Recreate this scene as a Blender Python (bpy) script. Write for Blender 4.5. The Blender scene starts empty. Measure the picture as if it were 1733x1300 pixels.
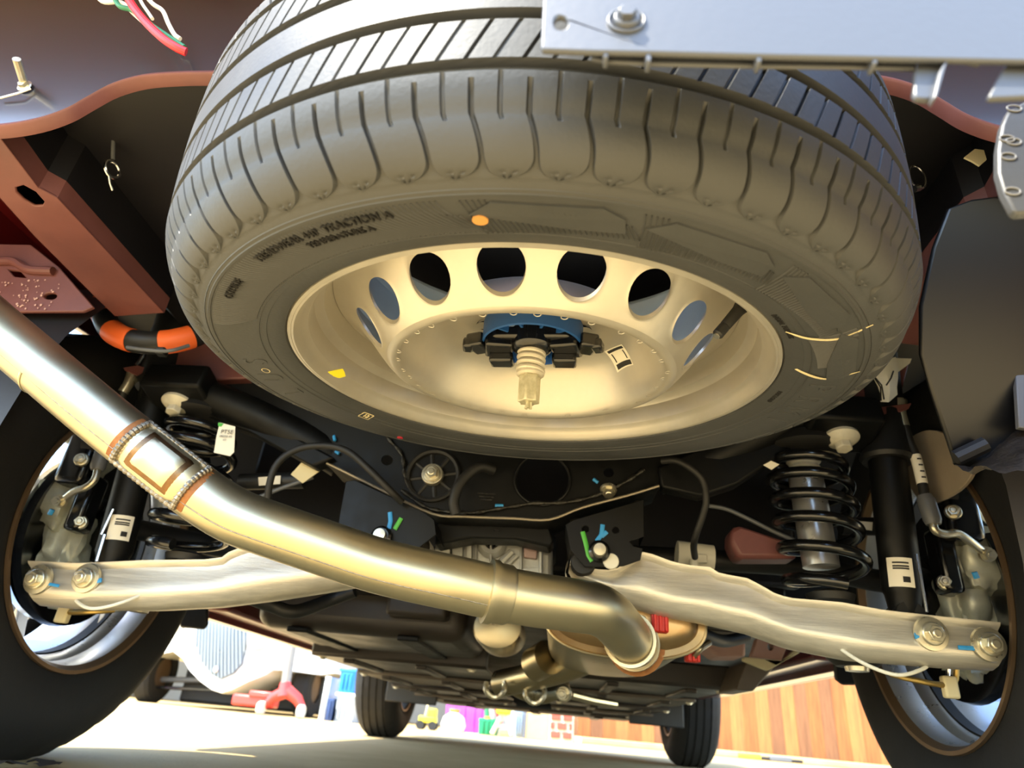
import bpy, bmesh, math, random
from mathutils import Vector as V, Matrix, noise
random.seed(7)
PI = math.pi
SC = bpy.context.scene
COL = SC.collection
# ------------------------------------------------------------------ camera
CAM = V((0.12504, -1.18186, 0.12218)); FPX = 1105.49
CR = V((0.99474263, 0.0601286, 0.08289542)); CU = V((-0.04555799, -0.46512229, 0.88407337)); CF = V((-0.0917146, 0.88320202, 0.45993763))
cd = bpy.data.cameras.new('camera'); co = bpy.data.objects.new('camera', cd); COL.objects.link(co)
cd.sensor_width = 36; cd.lens = FPX/1733*36; cd.clip_start = .02; cd.clip_end = 200
co.matrix_world = Matrix(((CR.x, CU.x, -CF.x, CAM.x), (CR.y, CU.y, -CF.y, CAM.y), (CR.z, CU.z, -CF.z, CAM.z), (0, 0, 0, 1)))
cd.dof.use_dof = True; cd.dof.focus_distance = .66; cd.dof.aperture_fstop = 7.5
SC.camera = co
# ------------------------------------------------------------------ light
W = bpy.data.worlds.new('sky'); SC.world = W; W.use_nodes = True
nt = W.node_tree; bg = nt.nodes['Background']
sk = nt.nodes.new('ShaderNodeTexSky'); sk.sky_type = 'NISHITA'; sk.sun_disc = False
SUN_EL, SUN_AZ = 56, 226         # azimuth measured clockwise from +Y
sk.sun_elevation = math.radians(SUN_EL); sk.sun_rotation = math.radians(SUN_AZ); sk.air_density = 1.2; sk.dust_density = .6; sk.ozone_density = 1.6
nt.links.new(sk.outputs[0], bg.inputs[0]); bg.inputs[1].default_value = .55
sl = bpy.data.lights.new('sun', 'SUN'); so = bpy.data.objects.new('sun', sl); COL.objects.link(so)
sl.energy = 9; sl.color = (1, .92, .74); sl.angle = math.radians(.53)
_e, _a = math.radians(SUN_EL), math.radians(SUN_AZ)
so.rotation_euler = V((math.sin(_a)*math.cos(_e), math.cos(_a)*math.cos(_e), math.sin(_e))).to_track_quat('Z', 'Y').to_euler()
so.location = (-3, -6, 6)
SC.view_settings.view_transform = 'Standard'; SC.view_settings.look = 'None'; SC.view_settings.gamma = 1
SC.view_settings.use_curve_mapping = False; SC.view_settings.exposure = 0.95
# ------------------------------------------------------------------ helpers
def ray(px, py): return CF + CR*((px-866.5)/FPX) - CU*((py-650)/FPX)
def at(px, py, Y):                                  # photo pixel -> point of the place on the plane at depth Y
    d = ray(px, py); return CAM + d*((Y-CAM.y)/d.y)
def atz(px, py, Z):
    d = ray(px, py); return CAM + d*((Z-CAM.z)/d.z)
def atx(px, py, X):
    d = ray(px, py); return CAM + d*((X-CAM.x)/d.x)
def at_plane(px, py, p0, n):
    d = ray(px, py); return CAM + d*((p0-CAM).dot(n)/d.dot(n))
def lin(h):
    h = h.lstrip('#'); c = [int(h[i:i+2], 16)/255 for i in (0, 2, 4)]
    return tuple(x/12.92 if x <= .04045 else ((x+.055)/1.055)**2.4 for x in c) + (1,)
MATS = {}
def mat(name, col, rough=.5, metal=0, var=0, vs=8, bump=0, bs=60, rv=0, coat=0, col2=None, aniso=None, spec=.5):
    if name in MATS: return MATS[name]
    m = bpy.data.materials.new(name); m.use_nodes = True; n = m.node_tree.nodes; l = m.node_tree.links
    b = n['Principled BSDF']; c = lin(col)
    b.inputs['Base Color'].default_value = c; b.inputs['Roughness'].default_value = rough; b.inputs['Metallic'].default_value = metal
    b.inputs['Coat Weight'].default_value = coat; b.inputs['Coat Roughness'].default_value = .12; b.inputs['Specular IOR Level'].default_value = spec
    tc = n.new('ShaderNodeTexCoord')
    vec = tc.outputs['Object']
    if aniso:
        mp = n.new('ShaderNodeMapping'); mp.inputs['Scale'].default_value = aniso; l.new(vec, mp.inputs[0]); vec = mp.outputs[0]
    if var or rv or col2:
        t = n.new('ShaderNodeTexNoise'); t.inputs['Scale'].default_value = vs; t.inputs['Detail'].default_value = 6; t.inputs['Roughness'].default_value = .65; l.new(vec, t.inputs['Vector'])
        r = n.new('ShaderNodeValToRGB'); r.color_ramp.elements[0].position = .3; r.color_ramp.elements[1].position = .72
        c2 = lin(col2) if col2 else tuple(min(1, x*(1+var)) for x in c[:3])+(1,)
        r.color_ramp.elements[0].color = c if col2 else tuple(x*(1-var) for x in c[:3])+(1,); r.color_ramp.elements[1].color = c2
        l.new(t.outputs[0], r.inputs[0]); l.new(r.outputs[0], b.inputs['Base Color'])
        if rv:
            q = n.new('ShaderNodeMapRange'); q.inputs[1].default_value = .3; q.inputs[2].default_value = .7
            q.inputs[3].default_value = max(.03, rough-rv); q.inputs[4].default_value = min(1, rough+rv); l.new(t.outputs[0], q.inputs[0]); l.new(q.outputs[0], b.inputs['Roughness'])
    if bump:
        t2 = n.new('ShaderNodeTexNoise'); t2.inputs['Scale'].default_value = bs; t2.inputs['Detail'].default_value = 3; l.new(vec, t2.inputs['Vector'])
        u = n.new('ShaderNodeBump'); u.inputs['Strength'].default_value = bump; u.inputs['Distance'].default_value = .004; l.new(t2.outputs[0], u.inputs['Height']); l.new(u.outputs[0], b.inputs['Normal'])
    MATS[name] = m; return m
ROOTM = {}
def root_of(o):
    while o.parent: o = o.parent
    return o
def tag(o, label=None, cat=None, group=None, kind=None):
    if label: o['label'] = label
    if cat: o['category'] = cat
    if group: o['group'] = group
    if kind: o['kind'] = kind
    return o
def thing(name, label, cat, loc=(0, 0, 0), group=None, M=None):
    o = bpy.data.objects.new(name, None); COL.objects.link(o); o.empty_display_size = .05
    o.matrix_world = M if M else Matrix.Translation(V(loc)); ROOTM[o.name] = o.matrix_world.copy() if M is None else M.copy()
    return tag(o, label, cat, group)
class MB:
    def __init__(s): s.v = []; s.f = []; s.sm = []
    def add(s, vs, fs, M=None, smooth=True):
        k = len(s.v); s.v += [(M @ V(p)) if M else V(p) for p in vs]
        s.f += [tuple(i+k for i in f) for f in fs]; s.sm += [smooth]*len(fs); return s
    def grid(s, rows, cu=False, cv=False, M=None, flip=False):      # rows of points; cu closes along a row, cv closes rows
        n, m = len(rows), len(rows[0]); vs = [p for r in rows for p in r]; fs = []
        for i in range(n if cv else n-1):
            for j in range(m if cu else m-1):
                a, b, c, d = i*m+j, i*m+(j+1) % m, ((i+1) % n)*m+(j+1) % m, ((i+1) % n)*m+j
                fs.append((a, d, c, b) if flip else (a, b, c, d))
        return s.add(vs, fs, M)
    def box(s, c, d, M=None):
        x, y, z = [k/2 for k in d]; c = V(c)
        vs = [c+V((sx*x, sy*y, sz*z)) for sx in (-1, 1) for sy in (-1, 1) for sz in (-1, 1)]
        return s.add(vs, [(0, 1, 3, 2), (4, 6, 7, 5), (0, 4, 5, 1), (2, 3, 7, 6), (0, 2, 6, 4), (1, 5, 7, 3)], M, False)
    def tube(s, pts, r, seg=16, cap=True, closed=False, up=None, sq=None):
        pts = [V(p) for p in pts]; n = len(pts); rows = []; prev = None
        for i, p in enumerate(pts):
            if closed: t = pts[(i+1) % n]-pts[i-1]
            else: t = pts[min(i+1, n-1)]-pts[max(i-1, 0)]
            t.normalize()
            if prev is None:
                a = V(up) if up else (V((0, 0, 1)) if abs(t.z) < .9 else V((1, 0, 0)))
            else: a = prev
            a = (a-t*a.dot(t)).normalized(); b = t.cross(a); prev = a
            rr = r[i] if isinstance(r, (list, tuple)) else r
            sx, sy = sq if sq else (1, 1)
            rows.append([p+a*(rr*sx*math.cos(2*PI*k/seg))+b*(rr*sy*math.sin(2*PI*k/seg)) for k in range(seg)])
        s.grid(rows, cu=True, cv=closed)
        if cap and not closed:
            k = len(s.v)-n*seg
            s.f += [tuple(k+j for j in range(seg)), tuple(k+(n-1)*seg+j for j in reversed(range(seg)))]; s.sm += [False, False]
        return s
    def lathe(s, prof, M=None, seg=48, closed=False):               # prof of (radius, height) about local Z
        rows = [[(r*math.cos(2*PI*k/seg), r*math.sin(2*PI*k/seg), h) for k in range(seg)] for r, h in prof]
        return s.grid(rows, cu=True, cv=closed, M=M)
    def prism(s, poly, t, M=None, holes=()):                        # 2-D outline (with holes) in local XY, extruded 0..t along local Z
        bm = bmesh.new(); es = []
        for lp in [poly]+list(holes):
            vv = [bm.verts.new((p[0], p[1], 0)) for p in lp]
            es += [bm.edges.new((vv[i], vv[(i+1) % len(vv)])) for i in range(len(vv))]
        bmesh.ops.triangle_fill(bm, edges=es, use_beauty=True)
        bm.normal_update()
        for f in bm.faces:
            if f.normal.z > 0: f.normal_flip()
        g = bmesh.ops.extrude_face_region(bm, geom=list(bm.faces))
        for e in g['geom']:
            if isinstance(e, bmesh.types.BMVert): e.co.z += t
        bm.verts.index_update()
        s.add([v.co.copy() for v in bm.verts], [[v.index for v in f.verts] for f in bm.faces], M, False); bm.free(); return s
    def sheet(s, pts, t, n=None):                                   # 3-D planar-ish outline extruded by vector or along its normal
        pts = [V(p) for p in pts]; c = sum(pts, V())/len(pts)
        nn = V()
        for i in range(len(pts)): nn += (pts[i]-c).cross(pts[(i+1) % len(pts)]-c)
        nn.normalize(); ex = (pts[1]-pts[0]).normalized(); ex = (ex-nn*ex.dot(nn)).normalized(); ey = nn.cross(ex)
        M = Matrix((ex, ey, nn)).transposed().to_4x4(); M.translation = c; Mi = M.inverted()
        return s.prism([tuple((Mi @ p)[:2]) for p in pts], t, M)
    def build(s, name, m, parent=None, bevel=0, smooth=35, local=False, label=None, seg=2, fixn=True):
        me = bpy.data.meshes.new(name); vs = s.v
        if parent is not None and not local:
            Mi = ROOTM[root_of(parent).name].inverted(); vs = [Mi @ p for p in vs]
        me.from_pydata([tuple(p) for p in vs], [], s.f); me.update()
        if fixn:
            bm = bmesh.new(); bm.from_mesh(me); bmesh.ops.recalc_face_normals(bm, faces=bm.faces); bm.to_mesh(me); bm.free()
        if smooth: me.shade_smooth(); me.set_sharp_from_angle(angle=math.radians(smooth))
        me.materials.append(m if not isinstance(m, str) else MATS[m])
        o = bpy.data.objects.new(name, me); COL.objects.link(o)
        if parent is not None: o.parent = parent
        if bevel:
            b = o.modifiers.new('bevel', 'BEVEL'); b.width = bevel; b.segments = seg; b.limit_method = 'ANGLE'; b.angle_limit = math.radians(30)
        if label: o['label'] = label
        return o
def frame(p, z, x=None):                                           # matrix at p with local Z along z
    z = V(z).normalized(); x = V(x) if x else (V((1, 0, 0)) if abs(z.x) < .9 else V((0, 1, 0)))
    x = (x-z*x.dot(z)).normalized(); y = z.cross(x)
    M = Matrix((x, y, z)).transposed().to_4x4(); M.translation = V(p); return M
def arc(n, r=1, a0=0, a1=2*PI, c=(0, 0)): return [(c[0]+r*math.cos(a0+(a1-a0)*k/n), c[1]+r*math.sin(a0+(a1-a0)*k/n)) for k in range(n)]
def rrect(w, h, r, n=4, c=(0, 0)):
    o = []
    for q, (sx, sy) in enumerate(((1, 1), (-1, 1), (-1, -1), (1, -1))):
        for k in range(n+1):
            a = q*PI/2+k*PI/2/n; o.append((c[0]+sx*(w/2-r)+r*math.cos(a), c[1]+sy*(h/2-r)+r*math.sin(a)))
    return o
def spline(pts, n=8):                                               # Catmull-Rom through points
    P = [V(p) for p in pts]; P = [P[0]*2-P[1]]+P+[P[-1]*2-P[-2]]; out = []
    for i in range(1, len(P)-2):
        a, b, c, d = P[i-1:i+3]
        for k in range(n):
            t = k/n; out.append(.5*((2*b)+(c-a)*t+(2*a-5*b+4*c-d)*t*t+(3*b-a-3*c+d)*t**3))
    return out+[P[-2]]
def lump(mb, c, rad, seed, amp=.35, n=14):                          # knobbly casting: a sphere pushed about by noise
    c = V(c); rows = []
    for i in range(n+1):
        th = PI*i/n; row = []
        for k in range(n*2):
            d = V((math.sin(th)*math.cos(PI*k/n), math.sin(th)*math.sin(PI*k/n), math.cos(th)))
            s_ = 1+amp*noise.noise(d*1.6+V((seed*3.1, seed, 0)))+amp*.5*noise.noise(d*3.7+V((0, seed*2.3, seed)))
            q = V((abs(d.x)**.7*math.copysign(1, d.x), abs(d.y)**.7*math.copysign(1, d.y), abs(d.z)**.7*math.copysign(1, d.z)))
            row.append(c+V((q.x*rad[0], q.y*rad[1], q.z*rad[2]))*s_)
        rows.append(row)
    mb.grid(rows, cu=True)
def bolt(mb, p, nrm, r, h, flange=1.6, seg=24, rot=0):               # flanged hex head
    M = frame(p, nrm) @ Matrix.Rotation(rot, 4, 'Z')
    mb.lathe([(0, 0), (r*flange, 0), (r*flange, h*.18), (r*1.25, h*.4), (0, h*.4)], M, seg)
    mb.prism(arc(6, r), h, M)
    mb.lathe([(0, h), (r*.62, h), (r*.5, h*1.12), (0, h*1.12)], M, 12)
def text_mesh(txt, size, depth=0):                                  # flat letters -> (verts, faces) in local XY
    cu = bpy.data.curves.new('lettering', 'FONT'); cu.body = txt; cu.size = size; cu.extrude = depth; cu.align_x = 'CENTER'; cu.align_y = 'CENTER'; cu.resolution_u = 3
    o = bpy.data.objects.new('lettering', cu); COL.objects.link(o)
    me = o.to_mesh(); vs = [v.co.copy() for v in me.vertices]; fs = [tuple(p.vertices) for p in me.polygons]
    o.to_mesh_clear(); bpy.data.objects.remove(o); bpy.data.curves.remove(cu); return vs, fs
def copy_tree(o, parent=None):
    c = o.copy(); COL.objects.link(c); c.parent = parent
    if o.name in ROOTM: ROOTM[c.name] = ROOTM[o.name]
    for ch in list(o.children): copy_tree(ch, c)
    return c
# ------------------------------------------------------------------ materials
mat('rubber', '1e1e1f', .72, var=.2, vs=14, rv=.08, bump=.08, bs=220, spec=.3)
mat('rubber_new', '3b3d3f', .55, var=.16, vs=9, rv=.1, bump=.06, bs=300)
mat('silver_paint', 'c2bdb2', .36, .65, var=.05, vs=30, rv=.05, bump=.02, bs=700)
mat('steel_pipe', 'c0b79a', .38, 1, var=.07, vs=5, rv=.05, bump=.008, bs=120)
mat('muffler_steel', 'b5a98c', .33, 1, var=.1, vs=6, rv=.06, bump=.01, bs=60)
mat('aluminium', 'cfc9bb', .42, .6, var=.16, vs=5, rv=.08, bump=.12, bs=24, aniso=(1.5, 26, 30))
mat('cast_aluminium', 'a5a49e', .5, .6, var=.15, vs=20, bump=.12, bs=180)
mat('black_paint', '090a0b', .5, var=.3, vs=30, rv=.08, bump=.03, bs=60, spec=.25)
mat('black_plastic', '191a1c', .5, bump=.05, bs=200)
mat('black_metal', '0d0e10', .22, coat=.3, bump=.04, bs=70)
mat('grey_plastic', '5a5d62', .45, bump=.04, bs=250)
mat('red_primer', '704442', .48, var=.16, vs=14, rv=.08, bump=.05, bs=120)
mat('dark_body', '15141a', .45, var=.2, vs=6, rv=.08); mat('coated_panel', '1c1a22', .35, var=.1, vs=6, coat=1)
mat('zinc', 'cfc9b4', .32, .85, var=.12, vs=60, rv=.08)
mat('bright_steel', 'd8d8d8', .2, 1)
mat('weld', '8a8376', .45, .9, var=.4, vs=160, bump=.35, bs=420)
mat('rust', '7a4a2c', .6, .5, var=.35, vs=60, col2='a5713f')
mat('blue_paint', '2f8fd0', .5); mat('green_paint', '4caa3a', .5); mat('blue_cup', '1a4c8c', .45, bump=.03, bs=200)
mat('white_paper', 'e9e4d4', .6); mat('black_ink', '1c1c1c', .6); mat('yellow_sticker', 'efe02c', .55)
mat('orange', 'e8672c', .5); mat('red_rubber', 'c62a1e', .5, bump=.05, bs=100); mat('tan', 'c08a4a', .7); mat('red_dot', 'b3243a', .6); mat('chalk', 'd8caa0', .8)
mat('wire_red', 'e0303a', .4); mat('wire_white', 'e8e4da', .4); mat('wire_green', '2f7a58', .4)
mat('alloy', 'c4c6c8', .3, .8, var=.06, vs=20, rv=.05)
mat('rim_brown', '77614a', .35, .6)
mat('black_rubber', '141414', .6)
mat('clip_white', 'd9d6c6', .5)
# ------------------------------------------------------------------ driveway
mat('concrete', 'c3aa78', .85, vs=3, bump=.35, bs=140, col2='ae9462')
root = tag(thing('driveway', None, None, (0, 2, 0)), kind='structure')
ys = [-9, -3.6, 3.6, 6.9, 12]; xs = [-9, -2.2, 2.4, 9]
k = 0
for i in range(len(ys)-1):
    for j in range(len(xs)-1):
        b = MB().box(((xs[j]+xs[j+1])/2, (ys[i]+ys[i+1])/2, -.05), (xs[j+1]-xs[j]-.012, ys[i+1]-ys[i]-.012, .1))
        b.build('concrete_slab', MATS['concrete'], root, bevel=.006)
MB().box((0, 1.5, -.11), (18.2, 21.2, .1)).build('ground_base', MATS['concrete'], root)
# ------------------------------------------------------------------ spare wheel
SP = V((0.0808, -0.5814, 0.453)); TX, TY = 0.113, -0.0045
_a = V((math.cos(TY), 0, -math.sin(TY))); _b = V((0, math.cos(TX), math.sin(TX))); _n = _a.cross(_b)
SM = Matrix((_a, _b, _n)).transposed().to_4x4(); SM.translation = SP
spare = thing('spare_wheel', 'full size spare wheel with steel rim hung flat under the car floor', 'wheel', M=SM)
def interp(xs, ys, x):
    if x <= xs[0]: return ys[0]
    for i in range(1, len(xs)):
        if x <= xs[i]: return ys[i-1]+(ys[i]-ys[i-1])*(x-xs[i-1])/(xs[i]-xs[i-1])
    return ys[-1]
# sidewall + tread profile (radius, height); height 0 = lower rim flange, tread spans ~0..0.19
HC = .095
PS = [(.236, .004), (.2455, -.001), (.247, -.0065), (.252, -.0095), (.262, -.0115), (.2625, -.0122), (.272, -.0140), (.285, -.0155), (.298, -.0160), (.309, -.0148), (.3095, -.0156), (.3115, -.0155), (.312, -.0144), (.318, -.0125)]
def tread_surf(h):                                                  # crowned tread: radius as a function of height
    u = abs(h-HC)/.095
    return .3585-.0045*u**2-.012*max(0, (u-.72)/.28)**2.2
NP = 66
rows = []      # each: (r, h, kind, shift, depth_of_groove, halfwidth, sipe_depth)
for r, h in PS: rows.append((r, h, 0, 0, 0))
def sh_pt(t):                                                       # shoulder from sidewall (t=0) to start of the tread (t=1)
    a = t*math.radians(68)
    return (.3195+.030*math.sin(a), -.0115+.040*(1-math.cos(a)))
SHN = 22
half = []
for i in range(SHN+1):
    t = i/SHN; r, h = sh_pt(t); half.append((r, h, 1, t))
top_h = half[-1][1]
G = [.0395, .077, .113, .1505]; GW = .0045
hs = []
for h in [top_h+.004, top_h+.008]: hs.append((h, 'sh'))
for gi, g in enumerate(G):
    lo = (hs[-1][0]); rib0 = 'sh' if gi == 0 else 'rib%d' % gi
    for q in (.35, .7): hs.append((lo+(g-GW-lo)*q, rib0))
    hs += [(g-GW, rib0), (g-GW*.75, 'g'), (g, 'g'), (g+GW*.75, 'g'), (g+GW, 'rib%d' % (gi+1))]
lo = hs[-1][0]
for q in (.25, .5, .75, 1): hs.append((lo+(2*HC-top_h-lo)*q, 'rib4'))
allrows = [(r, h, 'side', 0) for r, h in PS] + [(r, h, 'shoulder', t) for (r, h, k_, t) in half] + [(tread_surf(h)+(half[-1][0]-tread_surf(top_h))*max(0, 1-(h-top_h)/.02), h, kd, 1) for h, kd in hs]
allrows += [(r, 2*HC-h, 'shoulder2', t) for (r, h, k_, t) in reversed(half)] + [(r, 2*HC-h, 'side', 0) for r, h in reversed(PS)]
COLS = [0, .06, .1, .17, .26, .36, .455, .48, .52, .545, .64, .74, .83, .9, .94]
mesh_rows = []
for r, h, kd, t in allrows:
    row = []
    for k in range(NP):
        for c in COLS:
            ph, dr, dh = c, 0, 0
            d = min(c, 1-c)                                          # distance to the groove centre
            if kd in ('shoulder', 'shoulder2', 'sh'):
                tt = t if kd != 'sh' else 1
                e = .055 if tt > .45 else .055+.40*(1-math.sqrt(max(0, 1-((.45-tt)/.38)**2))) if tt > .07 else .455
                # block edge at e: squeeze the columns so that they follow the rounded block ends
                if d <= .1: dd = d/.1*e if d > .061 else d/.06*max(e*.55, e-.03)
                else: dd = e+(d-.1)/.4*(.5-e)
                ph = dd if c < .5 else 1-dd
                shift = .55*(max(0, tt-.3))**1.6*-.6 + (.1*math.sin(tt*2.2))
                groove = tt > .03 and d < .07
                amp = .0042 if tt > .25 else .0042*(tt-.03)/.22
                if kd == 'sh' and h > G[0]-.010: groove = False
                if groove: dr = -amp*math.sin(min(1, tt+.25)*PI/2); dh = amp*(1-min(1, tt+.25))*.9
                if tt > .93 and abs(c-.5) < .021 and not (kd == 'sh' and h > G[0]-.007): dr = -.0022
                if tt < .22 and tt > .03 and .3 < d < .42 and (int(tt*22) % 2 == 0): dr = -.0012; dh = .001
                ph += shift
            elif kd == 'g': dr = -.0062
            elif kd.startswith('rib'):
                q = int(kd[3]); ph += (.30, .55, -.15, .2)[q % 4] + (h*14 if q % 2 else -h*14)
                if q != 2 and d < .07: dr = -.0030
                if abs(c-.5) < .021 and q != 2: dr = -.0016
                if d <= .1: ph += (d*.45-d)*(1 if c < .5 else -1)
                ph -= .4
            th = (k+ph)/NP*2*PI
            row.append(((r+dr)*math.cos(th), (r+dr)*math.sin(th), h+dh))
    mesh_rows.append(row)
tire = MB().grid(mesh_rows, cu=True).build('tire', MATS['rubber_new'], spare, local=True, smooth=32)
# raised marks on the lower sidewall
SWR = [p[0] for p in PS]; SWH = [p[1] for p in PS]
def sw(r, th, up=.0006): return V((r*math.cos(th), r*math.sin(th), interp(SWR, SWH, r)-up))
def side_text(mb, txt, size, rmid, deg, up=.0008, flip=1):                   # tops outward, read from below
    vs, fs = text_mesh(txt, size)
    out = []
    for v in vs: out.append(sw(rmid+v.y*flip, math.radians(deg)+flip*v.x/rmid, up))
    mb.add(out, fs, None, False)
    # skirts so that the letters have depth
    from collections import Counter
    cnt = Counter()
    for f in fs:
        for i in range(len(f)): cnt[tuple(sorted((f[i], f[(i+1) % len(f)])))] += 1
    for (a, b), c_ in cnt.items():
        if c_ == 1:
            p, q = out[a], out[b]; mb.add([p, q, q+V((0, 0, up+.0006)), p+V((0, 0, up+.0006))], [(0, 1, 2, 3)], None, False)
mb = MB()
side_text(mb, 'TREADWEAR 440  TRACTION A', .0092, .3005, 243, .002)
side_text(mb, 'TEMPERATURE A', .0078, .2905, 246, .002)
side_text(mb, 'OUTSIDE', .0095, .298, 219, .002)
side_text(mb, 'RADIAL TUBELESS', .0062, .2555, 327); side_text(mb, 'MAX LOAD', .0062, .2555, 5)
mb.build('sidewall_lettering', MATS['rubber'], tire, local=True, smooth=0)
for t_, dg in (('S', 186), ('U', 177), ('L', 168), ('P', 356), ('R', 3), ('M', 10), ('I', 16.5)):
    mb = MB(); side_text(mb, t_, .034, .285, dg, .0009); mb.build('raised_letter', MATS['rubber_new'], tire, local=True, smooth=0)
mb = MB()                                                            # hatched arrow bands between r=.27 and .307
def ridge(pts, w, up):
    L = [sw(p[0], p[1], up) for p in pts]
    for i in range(len(L)-1):
        d = (L[i+1]-L[i]).normalized(); nn = d.cross(V((0, 0, 1)))*w/2
        lo = V((0, 0, up+.0004))
        mb.add([L[i]+nn+lo, L[i], L[i+1], L[i+1]+nn+lo, L[i]-nn+lo, L[i+1]-nn+lo], [(0, 1, 2, 3), (1, 4, 5, 2)], None, True)
def band_r(deg):                                                     # zig-zag inner and outer limits of the hatch
    ph = (deg % 22)/22
    return (.268+.010*ph, .292+.014*(1-ph) if ph > .15 else .306)
deg = 203.0
while deg < 344:
    if deg < 262:
        r0, r1 = .271, .3075
        if 233 < deg < 262: r1 = .3075-.012*(1-abs(deg-247)/15) if False else .307
        ridge([(r0+(r1-r0)*q/5, math.radians(deg+5.5*(1-q/5)**1.6)) for q in range(6)], .0016, .0011); deg += .75
    else:
        r0, r1 = band_r(deg)
        ridge([(r0+(r1-r0)*q/3, math.radians(deg+2.2*(1-q/3))) for q in range(4)], .0017, .0013); deg += .72
deg = 264
while deg < 342:                                                     # raised flat arrows between the hatch bands
    a = math.radians
    P = [(.294, deg+1), (.305, deg+4), (.306, deg+17), (.299, deg+20), (.285, deg+21), (.281, deg+14)]
    L = [sw(r_, a(d_), .0018) for r_, d_ in P]
    c_ = sum(L, V())/len(L)
    for i in range(len(L)):
        p, q = L[i], L[(i+1) % len(L)]; mb.add([p, q, c_], [(0, 1, 2)], None, False); mb.add([p, q, q+V((0, 0, .002)), p+V((0, 0, .002))], [(0, 1, 2, 3)], None, False)
    deg += 22
for r_ in (.2685, .3145): ridge([(r_, 2*PI*q/180) for q in range(181)], .0012, .0007)
o = mb.build('sidewall_hatching', MATS['rubber_new'], tire, local=True, smooth=40, fixn=False); o['kind'] = 'stuff'
def sw_disc(name, r, deg, sx, sy, m, up=.0012, ring=False):
    mbx = MB(); th = math.radians(deg)
    pts = [sw(r+sy*math.sin(a_), th+sx*math.cos(a_)/r, up) for a_ in [2*PI*k/20 for k in range(20)]]
    if ring:
        pin = [sw(r+sy*.82*math.sin(a_), th+sx*.86*math.cos(a_)/r, up) for a_ in [2*PI*k/20 for k in range(20)]]
        mbx.grid([pts, pin], cu=True)
    else:
        mbx.add(pts+[p+V((0, 0, .0015)) for p in pts], [tuple(range(20))]+[(i, (i+1) % 20, 20+(i+1) % 20, 20+i) for i in range(20)])
    return mbx.build(name, m, tire, local=True)
def sw_at(px, py):                                                   # photo pixel -> polar place on the sidewall plane
    Mi = SM.inverted(); d = Mi.to_3x3() @ ray(px, py); c_ = Mi @ CAM; t_ = (-.0155-c_.z)/d.z; p = c_+d*t_
    return math.hypot(p.x, p.y), math.degrees(math.atan2(p.y, p.x))
r_, d_ = sw_at(813, 368); sw_disc('tan_paint_dot', r_, d_, .0052, .0052, MATS['tan'], .0026)
r_, d_ = sw_at(677, 740); sw_disc('red_paint_dot', r_, d_, .0042, .0042, MATS['red_dot'])
r_, d_ = sw_at(450, 626); sw_disc('oval_mark', r_, d_, .0062, .0042, MATS['chalk'], ring=True)
r_, d_ = sw_at(619, 708)
mb = MB(); side_text(mb, '12', .009, r_, d_, .0009, -1)
for a, b in (((-.008, -.006), (.008, -.006)), ((.008, -.006), (.008, .006)), ((.008, .006), (-.008, .006)), ((-.008, .006), (-.008, -.006))):
    ridge([(r_+a[1], math.radians(d_)+a[0]/r_), (r_+b[1], math.radians(d_)+b[0]/r_)], .0007, .0008)
mb.build('boxed_number', MATS['chalk'], tire, local=True, smooth=0)
for P in ([(1330, 570), (1370, 575), (1420, 571), (1478, 553)], [(1322, 629), (1355, 634), (1400, 640), (1455, 627)]):
    mb = MB(); q = [sw_at(*p) for p in P]; L = [sw(r_, math.radians(d_), .0011) for r_, d_ in q]; L = spline(L, 6)
    for i in range(len(L)-1):
        w0, w1 = [.0006+.0013*math.sin(PI*min(1, (i+k_)/len(L)*1.05)) for k_ in (0, 1)]
        nn = (L[i+1]-L[i]).normalized().cross(V((0, 0, 1)))
        mb.add([L[i]+nn*w0, L[i]-nn*w0, L[i+1]-nn*w1, L[i+1]+nn*w1], [(0, 1, 2, 3)])
    mb.build('chalk_stripe', MATS['chalk'], tire, local=True)
# steel rim: barrel, disc with holes
RIMP = [(.2345, .006), (.2385, .0045), (.2425, .0015), (.2438, -.0025), (.2425, -.0055), (.2395, -.006), (.2365, -.0035), (.2335, .0025), (.2305, .006), (.228, .0085), (.2265, .016), (.2255, .028), (.2225, .0325), (.2175, .036), (.2145, .044), (.2125, .060), (.2085, .066), (.2, .071), (.197, .082), (.197, .120), (.2, .128), (.214, .138), (.220, .16), (.224, .182), (.230, .189), (.2395, .196), (.2425, .194)]
mb = MB().lathe(RIMP, seg=144)
mb.lathe([(r_+.0025, h) for r_, h in reversed(RIMP)], seg=144)
rim = mb.build('rim_barrel', MATS['silver_paint'], spare, local=True, smooth=28)
def disc_h(r):
    pr = [(.020, .056), (.034, .056), (.036, .058), (.060, .058), (.070, .055), (.085, .055), (.098, .051), (.111, .041), (.122, .023), (.130, .006), (.137, -.0045), (.143, -.0068), (.149, -.0045), (.155, .002), (.165, .0135), (.178, .029), (.192, .0435), (.202, .052), (.210, .056), (.2125, .0565)]
    xs_, ys_ = zip(*pr)
    if r <= xs_[0]: return ys_[0]
    for i in range(1, len(pr)):
        if r <= xs_[i]:
            # smooth (cosine-free) Catmull interpolation
            p0 = pr[max(0, i-2)]; p1 = pr[i-1]; p2 = pr[i]; p3 = pr[min(len(pr)-1, i+1)]
            t = (r-p1[0])/(p2[0]-p1[0]); m1 = (p2[1]-p0[1])/(p2[0]-p0[0])*(p2[0]-p1[0]); m2 = (p3[1]-p1[1])/(p3[0]-p1[0])*(p2[0]-p1[0])
            return (2*t**3-3*t*t+1)*p1[1]+(t**3-2*t*t+t)*m1+(-2*t**3+3*t*t)*p2[1]+(t**3-t*t)*m2
    return ys_[-1]
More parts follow.
